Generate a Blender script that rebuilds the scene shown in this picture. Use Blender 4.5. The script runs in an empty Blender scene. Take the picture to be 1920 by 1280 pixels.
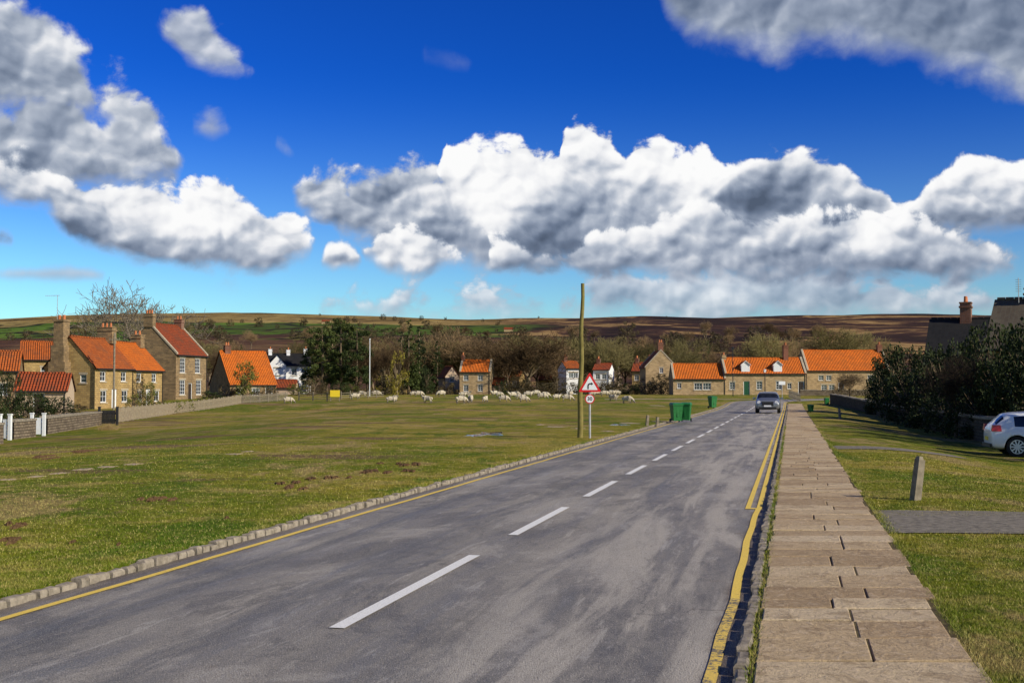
import bpy, bmesh, math, random
import numpy as np
from mathutils import Vector, Matrix, noise as mnoise
random.seed(7); rng=np.random.default_rng(7)
SC=bpy.context.scene; COL=SC.collection
# ------------------------------------------------------------------ camera survey helpers
F=2240.0; CAMH=1.75; TH=math.atan(88/F)
def ray(px,py):
    u=(px-960)/F; v=(640-py)/F
    return (u, math.cos(TH)-v*math.sin(TH), math.sin(TH)+v*math.cos(TH))
def sst(a,b,t):
    t=np.clip((t-a)/(b-a),0,1); return t*t*(3-2*t)
SKB=[(-900,122),(0,128),(100,140),(350,140),(600,141),(800,134),(900,128),(1000,130),(1100,132),(1200,136),(1400,136),(1700,138),(2300,140),(3200,120)]
def zg(x,y):
    x=np.asarray(x,float); y=np.asarray(y,float)
    z=.8*sst(95,179,y)
    z=z-.45*sst(8,22,-x)*sst(20,45,y)*(1-sst(100,150,y))
    e=x-(1.13+.233*y)
    z=z-.45*sst(1,6,e)*sst(14,32,y)*(1-sst(90,130,y))
    b=960+F*x/np.maximum(y,60)
    h=np.interp(b,[p[0] for p in SKB],[p[1] for p in SKB])
    h=h+2.2*np.sin(x*.011+1)+1.3*np.sin(x*.027+y*.01)
    D=np.clip(y,250,2100)
    z=z+D/F*h*(1-np.exp(-(D-250)/600))/.946
    return z
def G(px,py):
    d=ray(px,py); t0=1.0; t=1.0
    while t<4000:
        if CAMH+d[2]*t<float(zg(d[0]*t,d[1]*t)): break
        t0=t; t*=1.03
    a,b=t0,t
    for _ in range(30):
        m=(a+b)/2
        if CAMH+d[2]*m<float(zg(d[0]*m,d[1]*m)): b=m
        else: a=m
    return (d[0]*a,d[1]*a,float(zg(d[0]*a,d[1]*a)))
def W(px,D,dz=0.0):
    x=(px-960)/F*D
    return (x,D,float(zg(x,D))+dz)
# ------------------------------------------------------------------ materials
class NT:
    def __init__(s,nt): s.nt=nt
    def n(s,t,**k):
        nd=s.nt.nodes.new(t)
        for a,b in k.items(): setattr(nd,a,b)
        return nd
    def set(s,sock,v):
        if v is None: return
        if isinstance(v,bpy.types.NodeSocket): s.nt.links.new(v,sock)
        else:
            if sock.type=='RGBA' and len(v)==3: v=(*v,1)
            sock.default_value=v
    def M(s,op,a,b=None,c=None,clamp=False):
        nd=s.n('ShaderNodeMath',operation=op); nd.use_clamp=clamp
        s.set(nd.inputs[0],a); s.set(nd.inputs[1],b); s.set(nd.inputs[2],c); return nd.outputs[0]
    def V(s,op,a,b=None):
        nd=s.n('ShaderNodeVectorMath',operation=op); s.set(nd.inputs[0],a); s.set(nd.inputs[1],b); return nd.outputs[0]
    def noise(s,vec,scale,detail=4,rough=.55,dist=0,color=False,dim='3D'):
        nd=s.n('ShaderNodeTexNoise',noise_dimensions=dim); s.set(nd.inputs['Vector'],vec); nd.inputs['Scale'].default_value=scale
        nd.inputs['Detail'].default_value=detail; nd.inputs['Roughness'].default_value=rough; nd.inputs['Distortion'].default_value=dist
        return nd.outputs[1] if color else nd.outputs[0]
    def ramp(s,fac,pts,interp='LINEAR'):
        nd=s.n('ShaderNodeValToRGB'); cr=nd.color_ramp; cr.interpolation=interp
        cr.elements[0].position=pts[0][0]; cr.elements[0].color=(*pts[0][1],1)
        cr.elements[1].position=pts[-1][0]; cr.elements[1].color=(*pts[-1][1],1)
        for p,c in pts[1:-1]:
            e=cr.elements.new(p); e.color=(*c,1)
        s.set(nd.inputs[0],fac); return nd.outputs[0]
    def step(s,x,a,b):
        nd=s.n('ShaderNodeMapRange',interpolation_type='SMOOTHSTEP'); s.set(nd.inputs[0],x)
        s.set(nd.inputs[1],a); s.set(nd.inputs[2],b); nd.inputs[3].default_value=0; nd.inputs[4].default_value=1
        return nd.outputs[0]
    def mix(s,f,a,b,mode='MIX'):
        nd=s.n('ShaderNodeMix',data_type='RGBA',blend_type=mode)
        s.set(nd.inputs[0],f); s.set(nd.inputs[6],a); s.set(nd.inputs[7],b); return nd.outputs[2]
    def comb(s,x,y,z):
        nd=s.n('ShaderNodeCombineXYZ'); s.set(nd.inputs[0],x); s.set(nd.inputs[1],y); s.set(nd.inputs[2],z); return nd.outputs[0]
    def sep(s,v):
        nd=s.n('ShaderNodeSeparateXYZ'); s.set(nd.inputs[0],v); return nd.outputs
    def bump(s,h,strength=.5,dist=.02):
        nd=s.n('ShaderNodeBump'); nd.inputs['Strength'].default_value=strength; nd.inputs['Distance'].default_value=dist
        s.set(nd.inputs['Height'],h); return nd.outputs[0]
def newmat(name,rough=.85,spec=.25):
    m=bpy.data.materials.new(name); m.use_nodes=True
    b=m.node_tree.nodes['Principled BSDF']; b.inputs['Roughness'].default_value=rough; b.inputs['Specular IOR Level'].default_value=spec
    return m,NT(m.node_tree),b
def simple(name,c1,c2,scale=8,rough=.7,spec=.3,bump=.0,coord='Object',metal=0):
    m,t,b=newmat(name,rough,spec)
    tc=t.n('ShaderNodeTexCoord').outputs[coord]
    f=t.noise(tc,scale,5,.6)
    t.set(b.inputs['Base Color'],t.ramp(f,[(.3,c1),(.7,c2)]))
    b.inputs['Metallic'].default_value=metal
    if bump: t.set(b.inputs['Normal'],t.bump(f,bump,.02))
    return m
def turf(t,P):
    big=t.noise(t.V('MULTIPLY',P,(.05,.035,0)),1,5,.62,.4); mid=t.noise(P,.55,6,.68,.3); pat=t.noise(t.V('MULTIPLY',P,(.30,.10,0)),1,6,.74); tuf=t.noise(P,2.6,5,.72)
    c=t.ramp(big,[(.33,(.070,.115,.005)),(.45,(.15,.17,.009)),(.54,(.27,.225,.024)),(.63,(.40,.29,.075))])
    c=t.mix(t.M('MULTIPLY',t.step(mid,.50,.64),.65),c,(.40,.29,.09))
    c=t.mix(t.M('MULTIPLY',t.step(mid,.48,.35),.65),c,(.065,.11,.006))
    c=t.mix(t.M('MULTIPLY',t.step(pat,.53,.60),.75),c,(.38,.26,.11))
    c=t.mix(t.M('MULTIPLY',t.step(pat,.47,.39),.75),c,(.07,.13,.006))
    c=t.mix(t.M('MULTIPLY',t.step(tuf,.53,.66),.5),c,(.40,.31,.11))
    c=t.mix(t.M('MULTIPLY',t.step(tuf,.47,.34),.65),c,(.05,.08,.006))
    return c
def mat_ground():
    m,t,b=newmat('grass_and_moor',.95,.05)
    P=t.n('ShaderNodeNewGeometry').outputs['Position']; x,y,z=t.sep(P)
    fine=t.noise(P,9,5,.7); vf=t.noise(P,60,3,.7)
    c=turf(t,P)
    c=t.mix(t.M('MULTIPLY',t.step(fine,.5,.75),.5),c,(.40,.32,.12))
    c=t.mix(t.M('MULTIPLY',t.step(fine,.5,.28),.65),c,(.045,.07,.006))
    c=t.mix(t.M('MULTIPLY',t.step(vf,.48,.25),.55),c,(.025,.04,.005))
    wn=t.noise(t.V('MULTIPLY',P,(.13,.22,1)),1.0,7,.70)
    left=t.step(t.M('SUBTRACT',x,t.M('MULTIPLY',y,.233)),-8,-12)
    c=t.mix(t.M('MULTIPLY',t.M('MULTIPLY',t.step(wn,.55,.60),.9),left),c,(.17,.105,.055))
    tn=t.M('MULTIPLY',t.M('SUBTRACT',t.noise(P,.12,3,.5),.5),9.0)
    for (kx,ky,cc,wd) in ((.10,1,74,1.2),(-.06,1,96,1.6),(.16,1,52,.8),(-.35,1,40,.45),(.02,1,128,2.0)):
        d=t.M('ABSOLUTE',t.M('SUBTRACT',t.M('ADD',t.M('MULTIPLY',x,kx),t.M('ADD',y,tn)),cc))
        c=t.mix(t.M('MULTIPLY',t.M('MULTIPLY',t.step(d,wd,0),t.step(wn,.36,.50)),left),c,(.26,.165,.085))
    bx=t.M('DIVIDE',x,t.M('MAXIMUM',y,50))
    wv=t.noise(P,.004,4,.6,color=True)
    Pw=t.V('ADD',P,t.V('MULTIPLY',wv,(260,260,0)))
    vo=t.n('ShaderNodeTexVoronoi',feature='F1',voronoi_dimensions='2D'); t.set(vo.inputs['Vector'],t.V('MULTIPLY',Pw,(.0095,.0042,0))); vo.inputs['Scale'].default_value=1
    cell=t.sep(vo.outputs['Color'])[0]
    field=t.ramp(cell,[(.0,(.075,.13,.014)),(.25,(.11,.19,.022)),(.42,(.19,.17,.04)),(.55,(.065,.10,.018)),(.7,(.30,.22,.07)),(.85,(.11,.065,.035)),(1,(.09,.16,.02))],'CONSTANT')
    ve=t.n('ShaderNodeTexVoronoi',feature='DISTANCE_TO_EDGE',voronoi_dimensions='2D'); t.set(ve.inputs['Vector'],t.V('MULTIPLY',Pw,(.0095,.0042,0))); ve.inputs['Scale'].default_value=1
    field=t.mix(t.step(ve.outputs[0],.07,.03),field,(.02,.024,.01))
    hs=t.noise(t.V('MULTIPLY',P,(.006,.0042,0)),1,8,.70,.6)
    gold=t.ramp(hs,[(.38,(.10,.065,.022)),(.48,(.28,.185,.055)),(.62,(.42,.30,.10))])
    moor=t.ramp(hs,[(.40,(.020,.012,.010)),(.49,(.045,.022,.016)),(.535,(.10,.05,.028)),(.555,(.30,.175,.065)),(.60,(.42,.27,.10)),(.635,(.11,.055,.028)),(.74,(.045,.022,.015))])
    topn=t.M('ADD',y,t.M('MULTIPLY',t.M('SUBTRACT',hs,.5),1000))
    lf=t.mix(t.step(topn,1380,1450),field,gold)
    lf=t.mix(t.step(topn,960,900),lf,t.ramp(hs,[(.35,(.035,.02,.014)),(.5,(.11,.055,.03)),(.65,(.2,.12,.05))]))
    far=t.mix(t.step(t.M('ADD',bx,t.M('MULTIPLY',t.M('SUBTRACT',hs,.5),.4)),-.03,.03),lf,moor)
    rv=t.noise(P,.035,6,.74)
    far=t.mix(t.M('MULTIPLY',t.step(rv,.48,.62),.72),far,(.026,.015,.010))
    rv2=t.noise(t.V('MULTIPLY',P,(.02,.05,0)),1,6,.75)
    far=t.mix(t.M('MULTIPLY',t.step(rv2,.53,.66),.25),far,(.40,.26,.11))
    c=t.mix(t.step(y,205,300),c,far)
    t.set(b.inputs['Base Color'],c)
    h=t.M('ADD',t.M('MULTIPLY',fine,.7),t.M('MULTIPLY',vf,.3))
    t.set(b.inputs['Normal'],t.bump(h,1.0,.07))
    return m
def mat_road():
    m,t,b=newmat('asphalt',.6,.45)
    UV=t.n('ShaderNodeTexCoord').outputs['UV']; u,v,_=t.sep(UV)
    P=t.n('ShaderNodeNewGeometry').outputs['Position']
    agg=t.noise(P,85,2,.8); agg2=t.noise(P,30,4,.8)
    st=t.noise(t.V('MULTIPLY',UV,(2.0,.16,1)),1,8,.70,.5)
    st2=t.noise(t.V('MULTIPLY',UV,(6,.7,1)),1,6,.72,.5)
    blot=t.noise(t.V('MULTIPLY',UV,(.6,.30,1)),1,8,.72,.5)
    c=t.ramp(st,[(.3,(.115,.105,.085)),(.5,(.18,.165,.135)),(.68,(.26,.24,.20))])
    c=t.mix(t.M('MULTIPLY',t.step(blot,.52,.58),.6),c,(.070,.066,.058))
    c=t.mix(t.M('MULTIPLY',t.step(blot,.48,.41),.6),c,(.31,.285,.235))
    c=t.mix(t.M('MULTIPLY',t.step(st2,.56,.64),.5),c,(.38,.355,.30))
    for c0,w,k in ((-2.0,.42,.75),(-.75,.36,.65),(1.1,.25,.5)):
        d=t.M('ABSOLUTE',t.M('SUBTRACT',u,t.M('ADD',c0,t.M('MULTIPLY',t.M('SUBTRACT',st,.5),.9))))
        c=t.mix(t.M('MULTIPLY',t.step(d,w,0),t.M('MULTIPLY',t.step(st2,.35,.55),k)),c,(.062,.064,.064))
    c=t.mix(t.M('MULTIPLY',t.step(u,.5,1.5),t.M('MULTIPLY',t.step(st,.42,.58),.65)),c,(.38,.35,.29))
    arc=t.M('SINE',t.M('MULTIPLY',t.M('ADD',u,t.M('MULTIPLY',t.M('POWER',t.M('SUBTRACT',v,9.5),2.0),.05)),9.0))
    zone=t.M('MULTIPLY',t.step(t.M('ABSOLUTE',t.M('SUBTRACT',v,9.5)),4.5,1.5),t.step(u,-.2,.6))
    c=t.mix(t.M('MULTIPLY',t.M('MULTIPLY',t.step(arc,.45,.9),zone),t.M('MULTIPLY',t.step(st2,.4,.6),.55)),c,(.085,.08,.07))
    ck=t.n('ShaderNodeTexVoronoi',feature='DISTANCE_TO_EDGE',voronoi_dimensions='2D'); t.set(ck.inputs['Vector'],t.V('ADD',t.V('MULTIPLY',UV,(.5,.16,1)),t.V('MULTIPLY',t.noise(P,1.5,4,.6,color=True),(.25,.25,0)))); ck.inputs['Scale'].default_value=1
    c=t.mix(t.M('MULTIPLY',t.step(ck.outputs[0],.006,.003),t.M('MULTIPLY',t.step(blot,.46,.58),.5)),c,(.05,.045,.04))
    mud=t.noise(t.V('MULTIPLY',UV,(1.6,.9,1)),1.3,6,.7)
    c=t.mix(t.M('MULTIPLY',t.step(mud,.63,.70),.55),c,(.14,.095,.05))
    au=t.M('ABSOLUTE',u)
    edge=t.M('ADD',au,t.M('MULTIPLY',t.M('SUBTRACT',agg2,.5),.18))
    edge=t.M('ADD',edge,t.M('MULTIPLY',t.M('SUBTRACT',mud,.5),.36))
    c=t.mix(t.M('MULTIPLY',t.step(edge,2.74,2.88),t.M('ADD',.55,t.M('MULTIPLY',t.step(u,-1,1),.4))),c,(.07,.048,.027))
    c=t.mix(t.M('MULTIPLY',t.step(agg,.54,.70),.6),c,(.55,.50,.42))
    c=t.mix(t.M('MULTIPLY',t.step(agg,.48,.32),.7),c,(.035,.033,.030))
    c=t.mix(t.M('MULTIPLY',t.step(agg2,.55,.70),.4),c,(.46,.42,.35))
    c=t.mix(t.M('MULTIPLY',t.step(agg2,.46,.32),.5),c,(.055,.05,.045))
    c=t.mix(1.0,c,(1.34,1.30,1.26),'MULTIPLY')
    t.set(b.inputs['Base Color'],c)
    t.set(b.inputs['Roughness'],t.ramp(st,[(.35,(.42,)*3),(.62,(.72,)*3)]))
    t.set(b.inputs['Normal'],t.bump(t.M('ADD',agg,t.M('MULTIPLY',agg2,.8)),.9,.012))
    return m
def mat_paint(name,col,wear=.5):
    m,t,b=newmat(name,.7,.3)
    P=t.n('ShaderNodeNewGeometry').outputs['Position']
    a=t.noise(P,22,5,.78); a2=t.noise(P,2.2,3,.6)
    w=t.M('ADD',a,t.M('MULTIPLY',a2,.5))
    c=t.mix(t.step(w,wear+.40,wear+.32),(.14,.125,.10),col)
    c=t.mix(t.M('MULTIPLY',t.step(t.noise(P,85,2,.8),.45,.65),.35),c,(.22,.19,.12))
    t.set(b.inputs['Base Color'],c); t.set(b.inputs['Normal'],t.bump(a,.4,.01)); return m
def mat_slab():
    m,t,b=newmat('york_stone',.8,.2)
    P=t.n('ShaderNodeNewGeometry').outputs['Position']
    at=t.n('ShaderNodeAttribute',attribute_name='tint'); tv=at.outputs['Fac']
    c=t.ramp(tv,[(0,(.34,.235,.125)),(.35,(.44,.31,.17)),(.7,(.52,.385,.22)),(1,(.58,.45,.28))])
    n1=t.noise(P,3.0,7,.72,.6); n2=t.noise(P,34,5,.80); n3=t.noise(t.V('MULTIPLY',P,(1,1,6)),8,6,.68,1.6)
    c=t.mix(t.M('MULTIPLY',t.step(n1,.5,.62),.6),c,(.25,.17,.09))
    c=t.mix(t.M('MULTIPLY',t.step(n3,.52,.62),.45),c,(.66,.51,.34))
    c=t.mix(t.M('MULTIPLY',t.step(n2,.5,.33),.6),c,(.15,.105,.06))
    c=t.mix(t.M('MULTIPLY',t.step(n2,.55,.72),.35),c,(.66,.53,.36))
    t.set(b.inputs['Base Color'],c)
    t.set(b.inputs['Normal'],t.bump(t.M('ADD',t.M('MULTIPLY',n1,.8),t.M('ADD',t.M('MULTIPLY',n3,.5),t.M('MULTIPLY',n2,.3))),1.0,.035)); return m
def mat_stonewall(name,ca,cb,cm,bw=.42,bh=.2):
    m,t,b=newmat(name,.9,.15)
    UV=t.n('ShaderNodeTexCoord').outputs['UV']
    wob=t.noise(UV,1.5,2,.5,color=True)
    uvw=t.V('ADD',UV,t.V('MULTIPLY',t.V('SUBTRACT',wob,(.5,.5,.5)),(.12,.06,0)))
    br=t.n('ShaderNodeTexBrick'); t.set(br.inputs['Vector'],uvw)
    br.inputs['Scale'].default_value=1; br.inputs['Brick Width'].default_value=bw; br.inputs['Row Height'].default_value=bh
    br.inputs['Mortar Size'].default_value=.012; br.inputs['Bias'].default_value=0
    t.set(br.inputs['Color1'],ca); t.set(br.inputs['Color2'],cb); t.set(br.inputs['Mortar'],cm)
    n1=t.noise(UV,.6,5,.65); n2=t.noise(UV,9,5,.7)
    c=t.mix(t.M('MULTIPLY',t.step(n1,.45,.75),.65),br.outputs[0],tuple(k*.35 for k in ca))
    c=t.mix(t.M('MULTIPLY',t.step(n2,.5,.8),.5),c,tuple(min(1,k*1.5) for k in cb))
    t.set(b.inputs['Base Color'],c)
    t.set(b.inputs['Normal'],t.bump(t.M('ADD',t.M('MULTIPLY',br.outputs[1],-1),t.M('MULTIPLY',n2,.7)),.8,.03)); return m
def mat_pantile(name,c1,c2,c3,bmp=.9):
    m,t,b=newmat(name,.8,.25)
    UV=t.n('ShaderNodeTexCoord').outputs['UV']; u,v,_=t.sep(UV)
    br=t.n('ShaderNodeTexBrick'); t.set(br.inputs['Vector'],UV); br.offset=0
    br.inputs['Scale'].default_value=1; br.inputs['Brick Width'].default_value=.24; br.inputs['Row Height'].default_value=.30
    br.inputs['Mortar Size'].default_value=.018; t.set(br.inputs['Color1'],c1); t.set(br.inputs['Color2'],c2); t.set(br.inputs['Mortar'],tuple(k*(.25 if bmp>.5 else .8) for k in c3))
    n1=t.noise(UV,.55,6,.74); n2=t.noise(UV,4,5,.75)
    c=t.mix(t.M('MULTIPLY',t.step(n1,.45,.62),.75),br.outputs[0],c3)
    c=t.mix(t.M('MULTIPLY',t.step(n2,.54,.70),.5),c,tuple(k*.35+.01 for k in c3))
    t.set(b.inputs['Base Color'],c)
    w=t.M('SINE',t.M('MULTIPLY',u,2*math.pi/.24)); saw=t.M('FRACT',t.M('DIVIDE',v,.30))
    hh=t.M('ADD',w,t.M('MULTIPLY',saw,-1.0)) if bmp>.5 else t.M('ADD',t.M('MULTIPLY',n2,1.0),t.M('MULTIPLY',saw,-.6))
    t.set(b.inputs['Normal'],t.bump(hh,bmp,.05)); return m
def mat_leaf(name,cd,cl,scale=1.2):
    m,t,b=newmat(name,.7,.2)
    O=t.n('ShaderNodeTexCoord').outputs['Object']; r=t.n('ShaderNodeObjectInfo').outputs['Random']
    f=t.M('ADD',t.noise(O,scale,3,.6),t.M('MULTIPLY',t.M('SUBTRACT',r,.5),.22))
    f=t.M('ADD',f,t.M('MULTIPLY',t.M('SUBTRACT',t.noise(O,9,2,.5),.5),.5))
    t.set(b.inputs['Base Color'],t.ramp(f,[(.3,cd),(.7,cl)])); return m
def mat_bark(name,c1,c2):
    m,t,b=newmat(name,.9,.1)
    O=t.n('ShaderNodeTexCoord').outputs['Object']; r=t.n('ShaderNodeObjectInfo').outputs['Random']
    f=t.M('ADD',t.noise(O,1.5,4,.6),t.M('MULTIPLY',t.M('SUBTRACT',r,.5),.7))
    t.set(b.inputs['Base Color'],t.ramp(f,[(.3,c1),(.7,c2)])); return m
MG=mat_ground(); MR=mat_road(); MW=mat_paint('white_road_paint',(.85,.83,.76),.66); MY=mat_paint('yellow_road_paint',(.86,.60,.09),.56); MYW=mat_paint('worn_yellow_road_paint',(.78,.54,.10),.42)
MS=mat_slab()
MSAND=mat_stonewall('sandstone_masonry',(.50,.34,.13),(.34,.225,.09),(.26,.19,.11))
MSAND2=mat_stonewall('weathered_sandstone',(.36,.24,.12),(.21,.145,.08),(.2,.15,.09))
MSANDL=mat_stonewall('pale_sandstone_masonry',(.54,.38,.20),(.36,.25,.13),(.32,.25,.16))
MDRY=mat_stonewall('drystone_walling',(.27,.21,.14),(.15,.115,.08),(.035,.025,.018),.34,.13)
MBRICK=mat_stonewall('red_brick',(.30,.10,.05),(.22,.08,.045),(.3,.26,.2),.22,.075)
MREND=simple('cream_render',(.45,.33,.22),(.54,.41,.28),3,.9)
MWHITE=simple('white_render',(.74,.73,.70),(.82,.81,.78),3,.9)
MWPAINT=simple('white_gloss_paint',(.72,.72,.69),(.82,.82,.8),6,.45,.4)
MROOF=mat_pantile('orange_pantiles',(.56,.135,.022),(.41,.095,.018),(.25,.08,.028))
MROOF2=mat_pantile('bright_orange_pantiles',(.80,.19,.018),(.64,.145,.016),(.42,.115,.02))
MROOF3=mat_pantile('red_brown_pantiles',(.40,.075,.018),(.29,.06,.018),(.17,.06,.028))
MSLATE=mat_pantile('dark_slate',(.016,.016,.016),(.010,.010,.010),(.020,.018,.016),.25)
MSTSLATE=mat_pantile('brown_stone_slates',(.11,.085,.055),(.08,.06,.04),(.13,.11,.075),.3)
MCOPE=simple('stone_coping',(.32,.26,.18),(.5,.42,.29),5,.9,.2,.5)
MPOT=simple('terracotta',(.45,.14,.05),(.55,.2,.08),5,.8)
MBLACK=simple('black_plastic',(.012,.012,.012),(.03,.03,.03),9,.5,.4)
MKERB=simple('weathered_kerb_stone',(.15,.125,.09),(.38,.32,.24),9,.9,.2,.9,'Object')
MJOINT=simple('dark_joint_earth',(.07,.052,.028),(.14,.11,.05),9,.95,.1,.6)
MWOOD=simple('old_grey_wood',(.15,.125,.085),(.30,.25,.18),7,.9,.15,.5)
MPOLE=simple('mossy_timber_pole',(.15,.125,.035),(.26,.215,.07),4,.85,.15,.4)
MPALE=simple('pale_fence_timber',(.24,.185,.12),(.40,.33,.22),6,.9,.15,.4)
MGALV=simple('galvanised_steel',(.30,.30,.30),(.45,.45,.45),8,.5,.5)
MGREEN=simple('green_bin_plastic',(.012,.12,.025),(.02,.18,.04),6,.45,.4)
MGDOOR=simple('green_door_paint',(.01,.07,.03),(.02,.10,.045),6,.5)
MDDOOR=simple('dark_door_paint',(.03,.02,.015),(.05,.035,.025),6,.5)
MRED=simple('red_sign_paint',(.60,.012,.012),(.66,.02,.018),6,.4,.5)
MSIGNW=simple('white_sign_face',(.78,.78,.78),(.84,.84,.84),6,.4,.5)
MYEL=simple('yellow_board',(.78,.55,.02),(.84,.62,.04),6,.5)
MFLEECE=simple('sheep_fleece',(.36,.30,.20),(.64,.56,.42),5,.95,.05,1.0)
MFACE=simple('sheep_face',(.06,.05,.04),(.30,.26,.2),8,.9)
MSOIL=simple('molehill_soil',(.06,.034,.016),(.15,.09,.045),6,.98,.05,1.0)
MTARM=simple('old_tarmac',(.11,.095,.07),(.27,.235,.18),9,.9,.2,.9,'Object')
MFLAG=simple('sunken_flagstone',(.27,.20,.12),(.44,.34,.22),5,.9,.2,.5)
def mat_glass(name,c,rough=.06):
    m,t,b=newmat(name,rough,.6); b.inputs['Base Color'].default_value=(*c,1); 
    O=t.n('ShaderNodeTexCoord').outputs['Object']
    t.set(b.inputs['Base Color'],t.ramp(t.noise(O,2,2),[(.35,c),(.65,tuple(k*2.2 for k in c))])); return m
MGLASS=mat_glass('window_glass',(.02,.024,.03)); MCGLASS=mat_glass('tinted_car_glass',(.012,.014,.016),.04)
MWATER=mat_glass('puddle_water',(.05,.06,.06),.02)
MEVER=mat_leaf('dark_evergreen_leaves',(.008,.016,.004),(.048,.064,.013))
MPINE=mat_leaf('pine_needles',(.018,.032,.008),(.085,.105,.022))
MLAUR=mat_leaf('olive_shrub_leaves',(.04,.055,.01),(.17,.165,.03))
MHEDGE=mat_leaf('winter_hedge_leaves',(.028,.025,.011),(.13,.095,.04))
MGOLDL=mat_leaf('yellow_green_shoots',(.15,.12,.015),(.34,.28,.04))
MBARK=mat_bark('grey_brown_bark',(.10,.072,.045),(.24,.18,.11)); MTWIG=mat_bark('bare_twigs',(.085,.055,.028),(.30,.20,.10))
MTWIGR=mat_bark('dark_bare_twigs',(.045,.032,.022),(.13,.09,.055)); MTWIGB=mat_bark('olive_bare_twigs',(.08,.068,.026),(.24,.20,.08)); MTWIGG=mat_bark('grey_bare_twigs',(.10,.08,.055),(.22,.18,.13))
# ------------------------------------------------------------------ mesh builder
class MB:
    def __init__(s): s.v=[]; s.f=[]; s.uv=[]; s.mi=[]
    def quad(s,pts,uv=None,mi=0):
        i=len(s.v); s.v+= [tuple(p) for p in pts]; s.f.append(tuple(range(i,i+len(pts))))
        if uv is None: uv=[(p[0]+p[1],p[2]) for p in pts]
        s.uv.append(uv); s.mi.append(mi)
    def box(s,lo,hi,mi=0,rot=0,taper=0):
        (x0,y0,z0),(x1,y1,z1)=lo,hi; cx,cy=(x0+x1)/2,(y0+y1)/2
        def p(x,y,z):
            if taper and z==z1: x=cx+(x-cx)*(1-taper); y=cy+(y-cy)*(1-taper)
            if rot: dx,dy=x-cx,y-cy; x=cx+dx*math.cos(rot)-dy*math.sin(rot); y=cy+dx*math.sin(rot)+dy*math.cos(rot)
            return (x,y,z)
        a=[p(x0,y0,z0),p(x1,y0,z0),p(x1,y1,z0),p(x0,y1,z0),p(x0,y0,z1),p(x1,y0,z1),p(x1,y1,z1),p(x0,y1,z1)]
        for q in ((0,1,5,4),(1,2,6,5),(2,3,7,6),(3,0,4,7),(4,5,6,7),(3,2,1,0)):
            s.quad([a[k] for k in q],mi=mi)
    def cyl(s,c,r,h,n=12,mi=0,r2=None,axis='z',cap=True):
        r2=r if r2 is None else r2
        def P(a,rr,t):
            u,v=rr*math.cos(a),rr*math.sin(a)
            if axis=='z': return (c[0]+u,c[1]+v,c[2]+t)
            if axis=='y': return (c[0]+u,c[1]+t,c[2]+v)
            return (c[0]+t,c[1]+u,c[2]+v)
        for k in range(n):
            a,b=2*math.pi*k/n,2*math.pi*(k+1)/n
            s.quad([P(a,r,0),P(b,r,0),P(b,r2,h),P(a,r2,h)],mi=mi)
        if cap:
            s.quad([P(2*math.pi*k/n,r2,h) for k in range(n)],mi=mi); s.quad([P(-2*math.pi*k/n,r,0) for k in range(n)],mi=mi)
    def tube(s,p,q,r1,r2,n=5,mi=0):
        p=Vector(p);q=Vector(q);d=(q-p)
        if d.length<1e-6:return
        d.normalize(); a=d.orthogonal().normalized(); b=d.cross(a)
        R=[(math.cos(2*math.pi*k/n),math.sin(2*math.pi*k/n)) for k in range(n)]
        A=[p+(a*x+b*y)*r1 for x,y in R]; B=[q+(a*x+b*y)*r2 for x,y in R]
        for k in range(n): s.quad([A[k],A[(k+1)%n],B[(k+1)%n],B[k]],mi=mi)
    def mesh(s,name,mats,smooth=False,merge=False):
        me=bpy.data.meshes.new(name); me.from_pydata(s.v,[],s.f)
        for m in (mats if isinstance(mats,(list,tuple)) else [mats]): me.materials.append(m)
        uvl=me.uv_layers.new(name='UVMap'); flat=[c for q in s.uv for p in q for c in p]
        uvl.data.foreach_set('uv',flat); me.polygons.foreach_set('material_index',s.mi)
        if merge:
            bm=bmesh.new(); bm.from_mesh(me); bmesh.ops.remove_doubles(bm,verts=bm.verts,dist=.0005); bmesh.ops.recalc_face_normals(bm,faces=bm.faces); bm.to_mesh(me); bm.free()
        if smooth:
            me.polygons.foreach_set('use_smooth',[True]*len(me.polygons))
        me.update(); return me
def obj(name,me,parent=None,loc=(0,0,0),rot=0,**k):
    o=bpy.data.objects.new(name,me); COL.objects.link(o); o.location=loc; o.rotation_euler=(0,0,rot)
    if parent: o.parent=parent
    for a,b in k.items(): o[a]=b
    return o
def thing(name,label,category,loc,rot=0,group=None,me=None):
    o=obj(name,me,None,loc,rot); o['label']=label; o['category']=category
    if group: o['group']=group
    return o
# ------------------------------------------------------------------ GROUND
SH=.233; DIP=.062
def off(y): return -DIP*(1-sst(112,124,y))
def geo(a,b,r,s0):
    o=[a]; s=s0
    while o[-1]<b: o.append(o[-1]+s); s*=r
    return o
el=[0,.3]+[.3+1.2*k for k in range(1,16)]; el+= [el[-1]+2.5*k for k in range(1,50)]; el+=geo(el[-1]+4,4300,1.12,5)
er=[0,.5,1.0,1.41]+[1.41+.7*k for k in range(1,20)]; er+=[er[-1]+2.5*k for k in range(1,50)]; er+=geo(er[-1]+4,4300,1.12,5)
E=[-6.58-k for k in el][::-1]+[-6.52,-5,-3.44,-1.8,-.36]+[-.28+k for k in er]
Y=list(np.arange(-80,-5,6.0))+list(np.arange(-5,60,1.25))+list(np.arange(60,210,2.5))+geo(212,7000,1.045,6)
E=np.array(E); Y=np.array(Y)
EE,YY=np.meshgrid(E,Y); XX=EE+SH*YY; ZZ=zg(XX,YY)
ins=(EE>-6.55)&(EE<-.32); ZZ=ZZ+np.where(ins,off(YY),0)
ny,nx=EE.shape; V=np.stack([XX,YY,ZZ],-1).reshape(-1,3)
idx=np.arange(ny*nx).reshape(ny,nx)
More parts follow.
